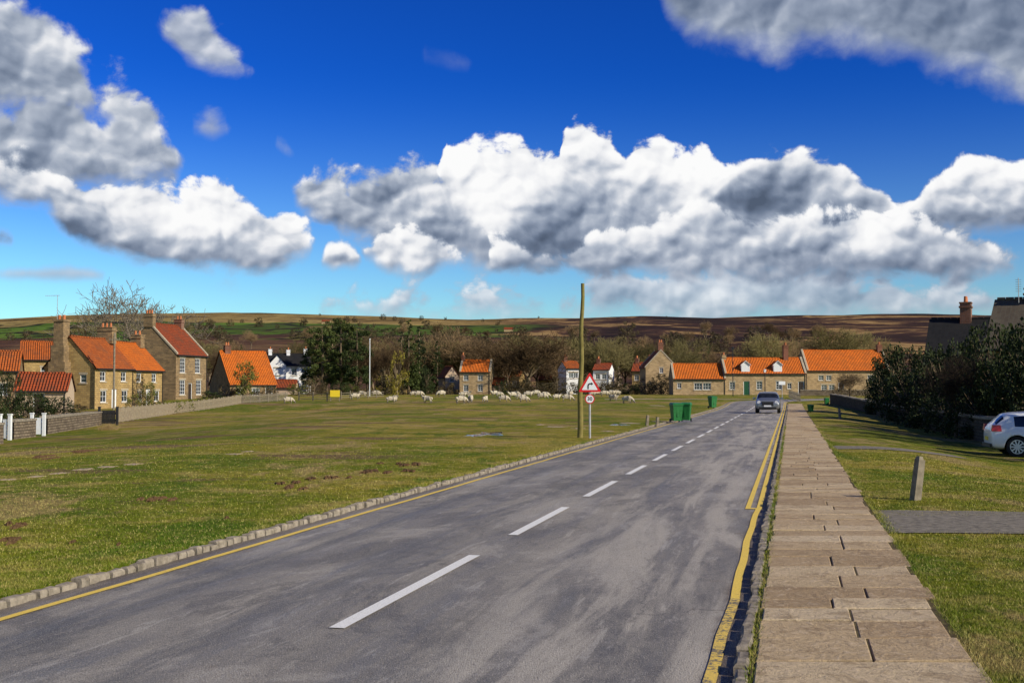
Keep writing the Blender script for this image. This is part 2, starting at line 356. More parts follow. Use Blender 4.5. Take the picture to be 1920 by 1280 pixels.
Fq=np.stack([idx[:-1,:-1],idx[:-1,1:],idx[1:,1:],idx[1:,:-1]],-1).reshape(-1,4)
me=bpy.data.meshes.new('ground'); me.from_pydata(V.tolist(),[],Fq.tolist()); me.materials.append(MG)
me.polygons.foreach_set('use_smooth',[True]*len(me.polygons)); obj('ground',me,kind='structure')
# ------------------------------------------------------------------ ROAD along a centreline
UL=math.hypot(SH,1); DX,DY=SH/UL,1/UL
S1=126*UL; RB=22.0; AB=math.radians(74)
def cl(s):
    if s<=S1: return (-3.44+DX*s, DY*s, DX, DY)
    x0,y0=-3.44+DX*S1,DY*S1; cx,cy=x0+RB*DY,y0-RB*DX
    a=min((s-S1)/RB,AB); ca,sa=math.cos(a),math.sin(a)
    rx,ry=x0-cx,y0-cy; x=cx+rx*ca+ry*sa; y=cy-rx*sa+ry*ca; dx=DX*ca+DY*sa; dy=-DX*sa+DY*ca
    ex=s-S1-RB*AB
    if ex>0: x+=dx*ex; y+=dy*ex
    return (x,y,dx,dy)
def strip(mb,o0,o1,s0,s1,dz,step=1.5,cols=1,wob=0,mi=0):
    n=max(1,int(math.ceil((s1-s0)/step))); prev=None
    for i in range(n+1):
        s=s0+(s1-s0)*i/n; x,y,dx,dy=cl(s); row=[]
        for c in range(cols+1):
            o=o0+(o1-o0)*c/cols
            if wob: o+=wob*math.sin(s*.7)*.4+wob*math.sin(s*2.3+1)*.3
            X,Yy=x+dy*o,y-dx*o
            row.append(((X,Yy,float(zg(X,Yy))+float(off(Yy))+.012+.015*float(sst(112,124,Yy))+dz),(o,s)))
        if prev:
            for c in range(cols):
                q=[prev[c],prev[c+1],row[c+1],row[c]]; mb.quad([a[0] for a in q],[a[1] for a in q],mi)
        prev=row
mb=MB(); HALF=3.045*DY
strip(mb,-HALF-.03,HALF+.03,-45,S1+RB*AB+70,-.008,1.2,6); obj('road',mb.mesh('road',MR,True,True),kind='structure')
OFF=lambda e:(e+3.44)*DY
mb=MB(); strip(mb,OFF(-6.24),OFF(-6.155),-45,S1+10,.0,.8,1,.02)
strip(mb,OFF(-.56),OFF(-.475),-45,11.0/DY,.0,.8,1,.04,1); strip(mb,OFF(-.555),OFF(-.475),11.0/DY,18.6/DY,.0,.8,1,.03)
strip(mb,OFF(-.53),OFF(-.45),18.6/DY,S1+RB*AB,.0,.8); strip(mb,OFF(-.70),OFF(-.62),18.6/DY,S1+RB*AB,.0,.8)
strip(mb,OFF(-.62),OFF(-.53),18.6/DY,18.75/DY,.0,.8)
obj('yellow_road_line',mb.mesh('yellow_line',[MY,MYW]),kind='structure')
mb=MB()
dash=[(3.2,6.9),(9.33,13.37),(15.2,18.75),(20.6,24.0)]
s=25.9
while s<119: dash.append((s,s+3.0)); s+=4.9
s=-35
while s<0: dash.append((s,s+3.6)); s+=5.8
for a,b in dash: strip(mb,-.062,.062,a,b,.0,1.0)
obj('white_road_line',mb.mesh('white_line',MW),kind='structure')
# ------------------------------------------------------------------ kerbs (setts)
def kerb(oa,ob,s0,s1,top,L0,L1):
    vs=[];fs=[]; s=s0
    while s<s1:
        L=random.uniform(L0,L1)*(1+max(0,s-40)*.01); x,y,dx,dy=cl(s+L/2); g=random.uniform(.008,.02)
        t=top+random.uniform(-.022,.012); da=random.uniform(-.018,.018); ang=random.uniform(-.05,.05)
        X,Yy=x+dy*(oa+ob)/2,y-dx*(oa+ob)/2; zb=float(zg(X,Yy))
        ux,uy=dx*math.cos(ang)-dy*math.sin(ang),dx*math.sin(ang)+dy*math.cos(ang); nx_,ny_=uy,-ux
        w=(ob-oa)/2; i=len(vs)
        for (zz,k,) in ((-.12,1.0),(t-.026,1.0),(t-.006,.88),(t+.002,.58)):
            for (a,b) in ((-1,-1),(1,-1),(1,1),(-1,1)):
                jj=random.uniform(-.006,.006)
                l=(L/2-g)*(1-(1-k)*.45); ww=w*k
                vs.append((X+ux*a*l+nx_*(b*ww+da+jj),Yy+uy*a*l+ny_*(b*ww+da+jj),zb+zz+random.uniform(-.004,.004)))
        for r in range(3):
            for k in range(4): fs.append((i+4*r+k,i+4*r+(k+1)%4,i+4*r+4+(k+1)%4,i+4*r+4+k))
        fs.append((i+12,i+13,i+14,i+15)); s+=L
    me=bpy.data.meshes.new('kerb'); me.from_pydata(vs,[],fs); me.materials.append(MKERB)
    bm=bmesh.new(); bm.from_mesh(me); bmesh.ops.recalc_face_normals(bm,faces=bm.faces); bm.to_mesh(me); bm.free()
    obj('kerb',me,kind='structure')
kerb(OFF(-6.60),OFF(-6.49),-30,S1+6,.016,.13,.27)
kerb(OFF(-.365),OFF(-.265),-30,122,.010,.2,.5)
# ------------------------------------------------------------------ flagstone path
mb=MB(); PL,PR=-.245,1.13; tints=[]
def pe(e,y,z): x=e+SH*y; return (x,y,float(zg(x,y))+z)
y=-12.0
while y<121:
    d=random.uniform(.38,.74)*(1 if y<60 else 1.8); g=.007
    nsl=random.choice([1,2,2,2,3]) if d<.65 else random.choice([1,2,2]); cuts=[PL]+sorted([PL+(PR-PL)*((k+1)/nsl+random.uniform(-.16,.16)) for k in range(nsl-1)])+[PR]
    jl=random.uniform(-.02,.02); jr=random.uniform(-.05,.06); sk=random.uniform(-.02,.02)
    for k in range(nsl):
        a,b=cuts[k]+(g if k else jl),cuts[k+1]-(g if k<nsl-1 else -jr)
        h=.018+random.uniform(-.005,.006); tx=random.uniform(-.004,.004); ty=random.uniform(-.004,.004)
        y0,y1=y+g,y+d-g; bev=.009; tv=random.random()
        s0_,s1_=sk*(a-.4),sk*(b-.4)
        cor=[(a,y0+s0_),(b,y0+s1_),(b,y1),(a,y1)]; ci=[(a+bev,y0+bev+s0_),(b-bev,y0+bev+s1_),(b-bev,y1-bev),(a+bev,y1-bev)]
        sl=[(-tx-ty),(tx-ty),(tx+ty),(-tx+ty)]
        lo=[pe(*p,-.05) for p in cor]; md=[pe(*p,h-.006+q) for p,q in zip(cor,sl)]; up=[pe(*p,h+q) for p,q in zip(ci,sl)]
        for A,B in ((lo,md),(md,up)):
            for q in range(4): mb.quad([A[q],A[(q+1)%4],B[(q+1)%4],B[q]]); tints.append(tv)
        mb.quad(up); tints.append(tv)
    y+=d
me=mb.mesh('footpath',MS); at=me.attributes.new('tint','FLOAT','FACE'); at.data.foreach_set('value',tints); obj('footpath',me,kind='structure')
mb=MB(); y=-12
while y<121:
    mb.quad([pe(PL-.02,y,.008),pe(PR+.05,y,.008),pe(PR+.05,y+1.5,.008),pe(PL-.02,y+1.5,.008)]); y+=1.5
obj('path_bedding',mb.mesh('path_bedding',MJOINT),kind='structure')
def patch(name,pts,mat,z=.012,n=14,rag=.09):
    mb=MB(); g=[]
    for i in range(n+1):
        r=[]
        for j in range(n+1):
            u,v=i/n,j/n; p=[(1-u)*(1-v)*pts[0][k]+u*(1-v)*pts[1][k]+u*v*pts[2][k]+(1-u)*v*pts[3][k] for k in (0,1)]
            if j in(0,n): p[1]+=random.uniform(-rag,rag)
            r.append((p[0],p[1],float(zg(*p))+z))
        g.append(r)
    for i in range(n):
        for j in range(n): mb.quad([g[i][j],g[i+1][j],g[i+1][j+1],g[i][j+1]])
    return obj(name,mb.mesh(name,mat),kind='structure')
patch('driveway',[(1.15+SH*14.5,14.5),(12,14.1),(12,16.4),(1.15+SH*17.2,17.2)],MTARM)
patch('side_path',[(1.15+SH*34.5,34.5),(13.2,34.6),(13.2,36.0),(1.15+SH*36.4,36.4)],MTARM)
patch('garden_path',[(G(1120,745)[0],140),(G(1380,745)[0],141),(G(1385,744)[0],143.5),(G(1120,744)[0],143)],MFLAG)
def blob(name,px,py,wpx,hpx,mat,h,dz=0.0,kind='structure'):
    a=G(px-wpx/2,py); c=G(px,py); t=G(px,py-hpx/2); bt=G(px,py+hpx/2); rx=abs(c[0]-a[0]); ry=abs(t[1]-bt[1])/2
    vs=[(0,0,h)];n=24; fs=[]; sd=random.random()*99
    for ring,(k,hh) in enumerate(((.35,h*.95),(.7,h*.6),(1.0,-.02))):
        for i in range(n):
            an=2*math.pi*i/n; q=k*(.4+1.2*abs(mnoise.noise((math.cos(an)*2.2+sd,math.sin(an)*2.2,ring*.3))))
            vs.append((rx*q*math.cos(an),ry*q*math.sin(an),hh+(random.uniform(-.5,.5)*h if ring<2 else 0)))
    for i in range(n): fs.append((0,1+i,1+(i+1)%n))
    for r in range(2):
        for i in range(n): fs.append((1+r*n+i,1+(r+1)*n+i,1+(r+1)*n+(i+1)%n,1+r*n+(i+1)%n))
    vs=[(x,yy,z+float(zg(c[0]+x,c[1]+yy))-c[2]) for x,yy,z in vs]
    me=bpy.data.meshes.new(name); me.from_pydata(vs,[],fs); me.materials.append(mat); o=obj(name,me,loc=(c[0],c[1],c[2]+dz),kind=kind); return o
for a in ((705,885,90,12),(760,869,70,8),(620,897,60,8),(560,911,70,10),(285,938,60,16),(72,856,50,8),(150,848,30,6),(20,1012,60,12),(15,985,50,10)):
    for k in range(6):
        blob('soil_patch',a[0]+random.gauss(0,a[2]*.3),a[1]+random.gauss(0,a[3]*.3),a[2]*random.uniform(.15,.5),a[3]*random.uniform(.3,.8),MSOIL,.035)
for a in ((425,972,9,6),(135,1018,8,6),(222,1022,8,6)): blob('dung_patch',*a,MSOIL,.03)
for a in ((15,899,60,6),(70,893,50,5),(110,887,45,5),(155,880,60,8),(200,875,50,6),(250,870,50,5),(440,851,50,5),(468,846,30,4),(1040,800,60,4),(1010,796,20,3),(1085,803,40,3),(1180,793,60,4),(1240,790,50,3),(1230,760,50,3),(1140,808,40,3)):
    blob('sunken_flagstone',*a,MFLAG,.012)
for a in ((920,813,100,10),(890,816,70,7),(1160,796,70,5)): blob('puddle',*a,MWATER,.008)
# ------------------------------------------------------------------ grass blades
MBL,t,b=newmat('grass_blades',.6,.15)
tv=t.n('ShaderNodeAttribute',attribute_name='tint').outputs['Fac']; P_=t.n('ShaderNodeNewGeometry').outputs['Position']
bc=turf(t,P_)
bc=t.mix(t.step(tv,.72,1.0),bc,(.44,.34,.12)); bc=t.mix(t.M('MULTIPLY',t.step(tv,.45,.0),.55),bc,(.05,.095,.006))
t.set(b.inputs['Base Color'],t.mix(1.0,bc,(1.10,1.18,1.1),'MULTIPLY'))
def blades(N,fn,name,hmin,hmax,w):
    P=fn(N); n=len(P); z=zg(P[:,0],P[:,1]); az=rng.uniform(0,math.pi*2,n); h=rng.uniform(hmin,hmax,n); ln=rng.uniform(.2,1.3,n)*h; la=rng.uniform(0,6.28,n)
    ww=w*rng.uniform(.6,1.3,n)*np.clip(P[:,1]/12,.8,2.5)
    dx,dy=np.cos(az)*ww/2,np.sin(az)*ww/2
    A=np.stack([P[:,0]-dx,P[:,1]-dy,z-.004],1);B=np.stack([P[:,0]+dx,P[:,1]+dy,z-.004],1);C=np.stack([P[:,0]+np.cos(la)*ln,P[:,1]+np.sin(la)*ln,z+h],1)
    V=np.stack([A,B,C],1).reshape(-1,3); me=bpy.data.meshes.new(name); me.vertices.add(3*n); me.vertices.foreach_set('co',V.ravel())
    me.loops.add(3*n); me.loops.foreach_set('vertex_index',np.arange(3*n,dtype=np.int32)); me.polygons.add(n)
    me.polygons.foreach_set('loop_start',np.arange(n,dtype=np.int32)*3)
    at=me.attributes.new('tint','FLOAT','FACE'); at.data.foreach_set('value',rng.random(n)); me.update(); me.validate()
    me.materials.append(MBL); obj(name,me,kind='stuff')
def fr(N):
    y=6.0+rng.random(N)**1.6*30; e=1.12+rng.random(N)*np.clip((y*.45-(1.13+SH*y))+.6,.5,9); P=np.stack([e+SH*y,y],1)
    return P[~((y>14.6)&(y<16.4))&(rng.random(N)>(y-14)/26)]
def fl(N):
    y=8.5+rng.random(N)**1.5*36; xl=-.45*y; xr=-6.63+SH*y; x=xl+rng.random(N)*(xr-xl); k=(xr>xl)&(rng.random(N)>(y-14)/34); return np.stack([x,y],1)[k]
def fedge(N):
    y=6+rng.random(N)**1.5*50; e=np.where(rng.random(N)<.5,1.15+np.abs(rng.normal(0,.06,N)),np.where(rng.random(N)<.6,-6.61-np.abs(rng.normal(0,.07,N)),-.255+rng.normal(0,.02,N)))
    return np.stack([e+SH*y,y],1)
blades(120000,fr,'verge_grass',.010,.028,.007); blades(150000,fl,'green_grass',.010,.026,.008); blades(34000,fedge,'edge_grass',.02,.048,.008)
# ------------------------------------------------------------------ HOUSES
Z=Vector((0,0,1))
def panel(mb,o,u,nrm,L,z0,z1,ops,rev=.13,mi=0,u0=0):
    o=Vector(o);u=Vector(u);nr=Vector(nrm)
    xs=sorted(set([0,L]+[a for q in ops for a in (q[0],q[0]+q[2])])); zs=sorted(set([z0,z1]+[a for q in ops for a in (q[1],q[1]+q[3])]))
    P=lambda x,z,d=0:(o+u*x+Z*z-nr*d)
    for i in range(len(xs)-1):
        for j in range(len(zs)-1):
            cx,cz=(xs[i]+xs[i+1])/2,(zs[j]+zs[j+1])/2
            if any(q[0]<cx<q[0]+q[2] and q[1]<cz<q[1]+q[3] for q in ops): continue
            mb.quad([P(xs[i],zs[j]),P(xs[i+1],zs[j]),P(xs[i+1],zs[j+1]),P(xs[i],zs[j+1])],[(u0+xs[i],zs[j]),(u0+xs[i+1],zs[j]),(u0+xs[i+1],zs[j+1]),(u0+xs[i],zs[j+1])],mi)
    for (x,z,w,h) in [q[:4] for q in ops]:
        c=[(x,z),(x+w,z),(x+w,z+h),(x,z+h)]
        for k in range(4):
            a,b=c[k],c[(k+1)%4]; mb.quad([P(*a),P(*a,rev),P(*b,rev),P(*b)],[(0,0),(.1,0),(.1,1),(0,1)],mi)
def put_window(par,o,u,nr,x,z,w,h,cols=2,rows=3,mat=None,sill=True):
    mat=mat or MWPAINT; o=Vector(o);u=Vector(u);nr=Vector(nr); p=o+u*x+Z*z-nr*.07; rot=math.atan2(u.y,u.x)
    mb=MB(); b=.07; m=.032
    mb.box((0,0,0),(w,.06,b)); mb.box((0,0,h-b),(w,.06,h)); mb.box((0,.001,b),(b,.059,h-b)); mb.box((w-b,.001,b),(w,.059,h-b))
    for k in range(1,cols): xx=w*k/cols; mb.box((xx-m/2,.01,b),(xx+m/2,.05,h-b))
    for k in range(1,rows): zz=h*k/rows; mb.box((b,.014,zz-m/2),(w-b,.046,zz+m/2))
    wo=obj('window',mb.mesh('window_frame',mat),par,p,rot)
    g=MB(); g.quad([(b*.5,.04,b*.5),(w-b*.5,.04,b*.5),(w-b*.5,.04,h-b*.5),(b*.5,.04,h-b*.5)]); obj('glass_pane',g.mesh('glass_pane',MGLASS),wo)
    if sill:
        s=MB(); s.box((-.1,-.14,-.12),(w+.1,.0,-.003)); obj('sill',s.mesh('sill',MCOPE),wo)
        s=MB(); s.box((-.12,-.085,h+.003),(w+.12,-.03,h+.2)); obj('lintel',s.mesh('lintel',MCOPE),wo)
    return wo
def put_door(par,o,u,nr,x,z,w,h,mat):
    o=Vector(o);u=Vector(u);nr=Vector(nr); p=o+u*x+Z*z-nr*.09; rot=math.atan2(u.y,u.x); mb=MB()
    mb.box((0,0,0),(.08,.07,h),1); mb.box((w-.08,0,0),(w,.07,h),1); mb.box((.08,0,h-.08),(w-.08,.07,h),1)
    mb.box((.08,.02,0),(w-.08,.06,h-.08),0)
    for (a,b_,c,d) in ((.16,w/2-.05,.15,.8),(w/2+.05,w-.16,.15,.8),(.16,w/2-.05,.95,h-.25),(w/2+.05,w-.16,.95,h-.25)): mb.box((a,.005,c),(b_,.02,d),0)
    d=obj('door',mb.mesh('door',[mat,MWPAINT]),par,p,rot); hm=MB(); hm.cyl((w-.17,-.03,1.0),.03,.035,8,axis='y'); obj('handle',hm.mesh('handle',MGALV),d)
def house(label,loc,a,L,Wd,He,Hr,wall=MSAND,roof=MROOF,front=(),gl=(),gr=(),chim=(),cope=False,base=-.8,name='house',ov=.22,wframe=None,group=None,dormers=()):
    rot=math.atan2(a[1],a[0]); H=thing(name,label,'house',loc,rot,group)
    mb=MB(); O=[((0,0,0),(1,0,0),(0,-1,0),L,front),((L,0,0),(0,1,0),(1,0,0),Wd,gr),((L,Wd,0),(-1,0,0),(0,1,0),L,()),((0,Wd,0),(0,-1,0),(-1,0,0),Wd,gl)]
    u0=0
    for o,u,nr,ln,ops in O:
        panel(mb,o,u,nr,ln,base,He,[q[1:5] for q in ops],u0=u0); u0+=ln
    mb.quad([(L,0,He),(L,Wd,He),(L,Wd/2,Hr)],[(0,He),(Wd,He),(Wd/2,Hr)]); mb.quad([(0,Wd,He),(0,0,He),(0,Wd/2,Hr)],[(0,He),(Wd,He),(Wd/2,Hr)])
    obj('wall',mb.mesh('house_wall',wall),H)
    for o,u,nr,ln,ops in O:
        for q in ops:
            if q[0]=='w': put_window(H,o,u,nr,*q[1:5],*(q[5] if len(q)>5 else (2,3)),mat=wframe)
            else: put_door(H,o,u,nr,*q[1:5],q[5] if len(q)>5 else MGDOOR)
    r=MB(); sl=(Hr-He)/(Wd/2); ve=.0 if cope else .12; th=.11; up=.03
    ln=math.hypot(Wd/2+ov,(Wd/2+ov)*sl)
    for sgn in (0,1):
        f=lambda y:(y if sgn==0 else Wd-y)
        e=(-ov,He-ov*sl+up); k=(Wd/2,Hr+up)
        A=[(-ve,f(e[0]),e[1]),(L+ve,f(e[0]),e[1]),(L+ve,f(k[0]),k[1]),(-ve,f(k[0]),k[1])]; B=[(x,y_,z_+th) for x,y_,z_ in A]
        N=8; M_=4
        def pt(i,j):
            u_=i/N; v_=j/M_; p=[(B[0][c]*(1-u_)+B[1][c]*u_)*(1-v_)+(B[3][c]*(1-u_)+B[2][c]*u_)*v_ for c in range(3)]
            p[2]-=.05*math.sin(math.pi*u_)*v_+ (.03*mnoise.noise((u_*3+L,v_*2,sgn*5.)) if 0<i<N and 0<j<M_ else 0); return tuple(p)
        for i in range(N):
            for j in range(M_):
                q=[pt(i,j),pt(i+1,j),pt(i+1,j+1),pt(i,j+1)]; uq=[((L+2*ve)*ii/N,ln*jj/M_) for ii,jj in ((i,j),(i+1,j),(i+1,j+1),(i,j+1))]
                if sgn: q=q[::-1]; uq=uq[::-1]
                r.quad(q,uq)
        r.quad([A[0],A[1],B[1],B[0]],[(0,.02)]*4); r.quad([A[1],A[2],B[2],B[1]],[(0,.02)]*4); r.quad([A[3],A[0],B[0],B[3]],[(0,.02)]*4); r.quad(A[::-1],[(0,.02)]*4)
    for i in range(int(L/.45)):
        x=i*.45; r.tube((x+.02,Wd/2,Hr+up+th-.05*math.sin(math.pi*x/L)),(x+.43,Wd/2,Hr+up+th-.05*math.sin(math.pi*x/L)),.12,.11,7)
    R=obj('roof',r.mesh('house_roof',roof),H)
    for (cx,cy,w,d,top,npot,cm) in chim:
        c=MB(); zr=Hr-abs(cy-Wd/2)*sl-.4
        c.box((cx-w/2,cy-d/2,zr),(cx+w/2,cy+d/2,top)); c.box((cx-w/2-.07,cy-d/2-.07,top-.32),(cx+w/2+.07,cy+d/2+.07,top-.2)); c.box((cx-w/2-.05,cy-d/2-.05,top),(cx+w/2+.05,cy+d/2+.05,top+.09))
        for k in range(npot):
            py_=cy+(k-(npot-1)/2)*(d*.8/max(1,npot)) if d>w else cy; px_=cx+(k-(npot-1)/2)*(w*.8/max(1,npot)) if d<=w else cx
            c.cyl((px_,py_,top+.09),.13,.42,9,1,.10)
        obj('chimney',c.mesh('chimney',[cm,MPOT]),R)
    if cope:
        for x in (-.06,L-.24):
            c=MB(); hh=.24
            pr=[(-.15,He-.15*sl+.05),(Wd/2,Hr+.05),(Wd+.15,He-.15*sl+.05)]
            for k in (0,1):
                (ya_,za_),(yb_,zb_)=pr[k],pr[k+1]
                a_=[(x,ya_,za_),(x+.3,ya_,za_),(x+.3,yb_,zb_),(x,yb_,zb_)]; b_=[(q[0],q[1],q[2]+hh) for q in a_]
                c.quad(b_); c.quad([a_[1],a_[2],b_[2],b_[1]]); c.quad([a_[3],a_[0],b_[0],b_[3]])
                if k==0: c.quad([a_[0],a_[1],b_[1],b_[0]])
                else: c.quad([a_[2],a_[3],b_[3],b_[2]])
            obj('coping',c.mesh('coping',MCOPE,merge=True),H)
    g=MB(); g.tube((0,-ov-.05,He-ov*sl+.04),(L,-ov-.05,He-ov*sl+.04),.06,.06,6); obj('gutter',g.mesh('gutter',MBLACK),H)
    g=MB(); g.tube((L-.15,-.06,He-.2),(L-.15,-.06,base),.04,.04,5); obj('downpipe',g.mesh('downpipe',MBLACK),H)
    for (dx_,w,zb,zt) in dormers:
        d=MB(); yf=.15; yb=Wd/2-.1
        d.box((dx_,yf,zb),(dx_+w,yb,zt)); zt2=zt+w*.42
        d.quad([(dx_,yf,zt),(dx_+w,yf,zt),(dx_+w/2,yf,zt2)])
        for sg in (0,1):
            ex=dx_-.14 if sg==0 else dx_+w+.14; q=[(ex,yf-.14,zt-.07),(dx_+w/2,yf-.14,zt2+.06),(dx_+w/2,yb,zt2+.06),(ex,yb,zt-.07)]
            if sg==0: q=q[::-1]
            d.quad(q,[(0,0),(0,.8),(2,.8),(2,0)],1)
            d.tube((ex,yf-.15,zt-.08),(dx_+w/2,yf-.15,zt2+.03),.05,.05,4)
        D_=obj('dormer',d.mesh('dormer',[MWPAINT,roof]),H); put_window(D_,(dx_+.12,yf-.075,0),(1,0,0),(0,-1,0),0,zb+.15,w-.24,zt-zb-.2,2,2,sill=False)
    return H
aA=(DX,DY)
xa,ya,_=W(178,115); za=-.3
o1=house('yellow sandstone cottage with orange pantile roof and tall end chimney',(xa,ya,za),aA,6.9,5.5,4.1,7.0,MSAND,MROOF,
 front=[('w',.9,2.75,1.0,.95,(2,2)),('w',4.6,2.75,1.0,.95,(2,2)),('w',1.0,.7,1.1,1.15,(2,2)),('d',3.0,-.05,.95,2.05,MWPAINT),('w',4.8,.7,1.1,1.15,(2,2))],
 gl=[('w',3.9,2.6,.7,.8,(1,2))],chim=[(6.4,2.75,.8,1.7,8.2,3,MSAND2)],name='cottage')
c=MB(); c.box((-1.0,2.6,-.8),(-.003,4.4,4.6)); c.box((-.9,2.8,4.6),(-.003,4.2,6.2)); c.box((-.8,2.95,6.2),(.25,4.0,8.7)); c.box((-.9,2.87,8.5),(.35,4.08,8.7003))
for k in (3.2,3.7): c.cyl((-.3,k,8.7),.14,.45,9,1)
obj('chimney',c.mesh('end_chimney',[MSAND2,MPOT]),o1)
xb,yb=xa+DX*6.92,ya+DY*6.92
house('sandstone cottage with bright orange pantiles and white doors',(xb,yb,za),aA,5.9,5.5,4.0,6.75,MSAND,MROOF2,
 front=[('w',.6,2.7,.95,.9,(2,2)),('w',3.6,2.7,.95,.9,(2,2)),('w',.8,.7,1.0,1.1,(2,2)),('d',2.5,-.05,.95,2.05,MWPAINT),('w',4.1,.7,1.1,1.1,(2,2))],chim=[(5.4,2.75,.8,1.2,7.7,2,MSAND2)],name='cottage')
xc,yc,_=W(330,140)
house('tall brown stone house with red roof and white sash windows',(xc,yc,.3),aA,7.6,7.2,5.5,9.1,MSAND2,MROOF3,
 front=[('w',.9,3.3,1.35,1.75,(3,4)),('w',4.6,3.3,1.35,1.75,(3,4)),('w',.9,.7,1.35,1.75,(3,4)),('w',4.9,.7,1.35,1.75,(3,4)),('d',3.0,0,1,2.1,MDDOOR)],
 chim=[(.2,3.6,.7,1.2,10.2,3,MSAND2),(7.2,3.6,.7,1.0,9.9,2,MBRICK)],cope=True,name='house')
xd,yd,_=W(432,160)
house('low stone house with a long orange pantile roof',(xd,yd,.1),(.86,.51),6.4,9.5,2.2,6.7,MSAND2,MROOF2,front=[('w',.8,.7,1.1,1.0),('w',3,.7,1.1,1.0),('d',4.9,0,1,1.9,MDDOOR)],chim=[(1,4.7,.8,.8,7.5,2,MBRICK)],name='house')
x_,y_,_=W(28,96)
house('small cream outbuilding with red pantile roof',(x_,y_,-.4),(.985,.17),4.0,3.2,2.0,3.3,MREND,MROOF3,front=[('d',1.4,0,.9,1.8,MDDOOR)],name='outbuilding')
x_,y_,_=W(38,138)
house('stone house with orange roof half hidden by the cottages',(x_,y_,-.1),(.93,.36),8,6,5.2,7.3,MSAND,MROOF,front=[('w',2.2,3.0,1.3,1.3,(3,3)),('w',5.2,3.0,1.3,1.3,(3,3))],chim=[(4.4,3,.9,1.5,8.6,4,MSAND2)],name='house')
x_,y_,_=W(-75,110)
house('cottage with orange roof beside the garden trees',(x_,y_,-.4),(.95,.3),5.0,5,3.8,5.6,MSAND2,MROOF,front=[('w',3.2,1.5,.9,1.1)],name='cottage')
x_,y_,_=W(499,205)
wh=house('white rendered villa with gables and dark roof',(x_,y_,.8),(.97,.24),7.6,6.5,4.9,6.9,MWHITE,MSLATE,
 front=[('w',4.3,3.2,.9,1.2),('w',6.0,3.2,.9,1.2),('w',4.3,.9,.9,1.4),('w',6,.9,.9,1.4)],chim=[(.8,3.2,.6,.9,7.7,2,MWHITE),(6.9,3.2,.6,.9,7.8,2,MWHITE),(3.9,3.2,.6,.9,7.6,2,MWHITE)],name='house')
w2=MB(); w2.box((.3,-1.5,-.8),(3.3,-.003,4.9)); w2.quad([(.3,-1.5,4.9),(3.3,-1.5,4.9),(1.8,-1.5,6.6)]); wing=obj('gable_wing',w2.mesh('gable_wing',MWHITE),wh)
w3=MB(); w3.quad([(.1,-1.7,4.75),(.1,2.5,4.75),(1.8,2.5,6.75),(1.8,-1.7,6.75)][::-1],[(0,0),(4,0),(4,2),(0,2)]); w3.quad([(3.5,-1.7,4.75),(3.5,2.5,4.75),(1.8,2.5,6.75),(1.8,-1.7,6.75)],[(0,0),(4,0),(4,2),(0,2)]); obj('wing_roof',w3.mesh('wing_roof',MSLATE,merge=True),wh)
put_window(wing,(.3,-1.5-.075,0),(1,0,0),(0,-1,0),1.0,3.2,1.0,1.2); put_window(wing,(.3,-1.575,0),(1,0,0),(0,-1,0),.8,.8,1.4,1.5,3,2)
x_,y_,_=W(862,190)
house('stone house with orange roof among bare trees',(x_,y_,.6),(.995,-.10),4.9,4.8,3.8,5.6,MSANDL,MROOF2,front=[('w',.6,2.4,.8,.85),('w',2.9,2.4,.8,.85),('w',.6,.7,.8,1.0),('w',2.9,.7,.8,1.0)],gl=[('w',2.0,2.4,.8,.85)],chim=[(.2,2.4,.5,.7,6.4,2,MBRICK)],cope=True)
x_,y_,_=W(924,192)
house('low lean cottage wing with orange roof',(x_,y_,.8),(1,0),1.8,3.5,1.5,2.6,MREND,MROOF,name='outbuilding')
x_,y_,_=W(822,200)
house('white gabled cottage with orange roof',(x_,y_,.8),(.3,-.95),4.6,2.4,2.9,4.5,MREND,MROOF,gr=[('w',.8,2.0,.8,.9),('w',.8,.7,.8,.9)],name='cottage')
x_,y_,_=W(505,185)
house('small red roofed shed beyond the fence',(x_,y_,.6),(1,0),4,3,1.3,2.4,MREND,MROOF3,name='outbuilding')
for i,(px,D,L,He,Hr,wl,rf) in enumerate(((1062,200,2.5,4.6,5.8,MWHITE,MROOF),(1112,205,2.8,4.4,5.5,MWHITE,MROOF3),(1142,300,3.2,6.6,8.0,MREND,MROOF),(1185,204,4.4,4.2,5.6,MSAND,MROOF3),(1222,206,4.4,4.3,5.8,MSAND2,MROOF3),(1010,250,3.4,3,4.4,MSAND,MROOF),(740,240,4,3.5,5.2,MSAND,MROOF3),(945,230,3.0,3.2,4.6,MSAND,MROOF))):
    x_,y_,z_=W(px,D); house('small village house seen between bare trees',(x_,y_,z_-.3),(.97,(-1)**i*.25),L,5,He,Hr,wl,rf,front=[('w',.4,He-1.6,.8,.9),('w',L-1.3,He-1.6,.8,.9)],chim=[(.5,2.5,.6,.7,Hr+.8,2,MBRICK)],group='village houses beyond the trees')
x1,y1,_=W(1262,178)
house('low sandstone cottage with bright orange pantiles',(x1,y1,.8),(1,-.02),7.8,5.6,2.4,4.55,MSANDL,MROOF2,front=[('w',3.1,.75,1.2,1.0,(3,2)),('w',4.4,.75,1.2,1.0,(3,2)),('w',.6,.95,.6,.8)],cope=True,name='cottage')
x1b,y1b,_=W(1268,190)
house('gabled sandstone house with stone coping and chimney',(x1b,y1b,.8),(-.05,1.0),6,4.9,4.3,6.9,MSANDL,MROOF,gl=[('w',2.2,3.4,.6,.8)],chim=[(.5,2.45,.7,.8,8.2,2,MBRICK)],cope=True)
x2,y2,_=W(1359,178)
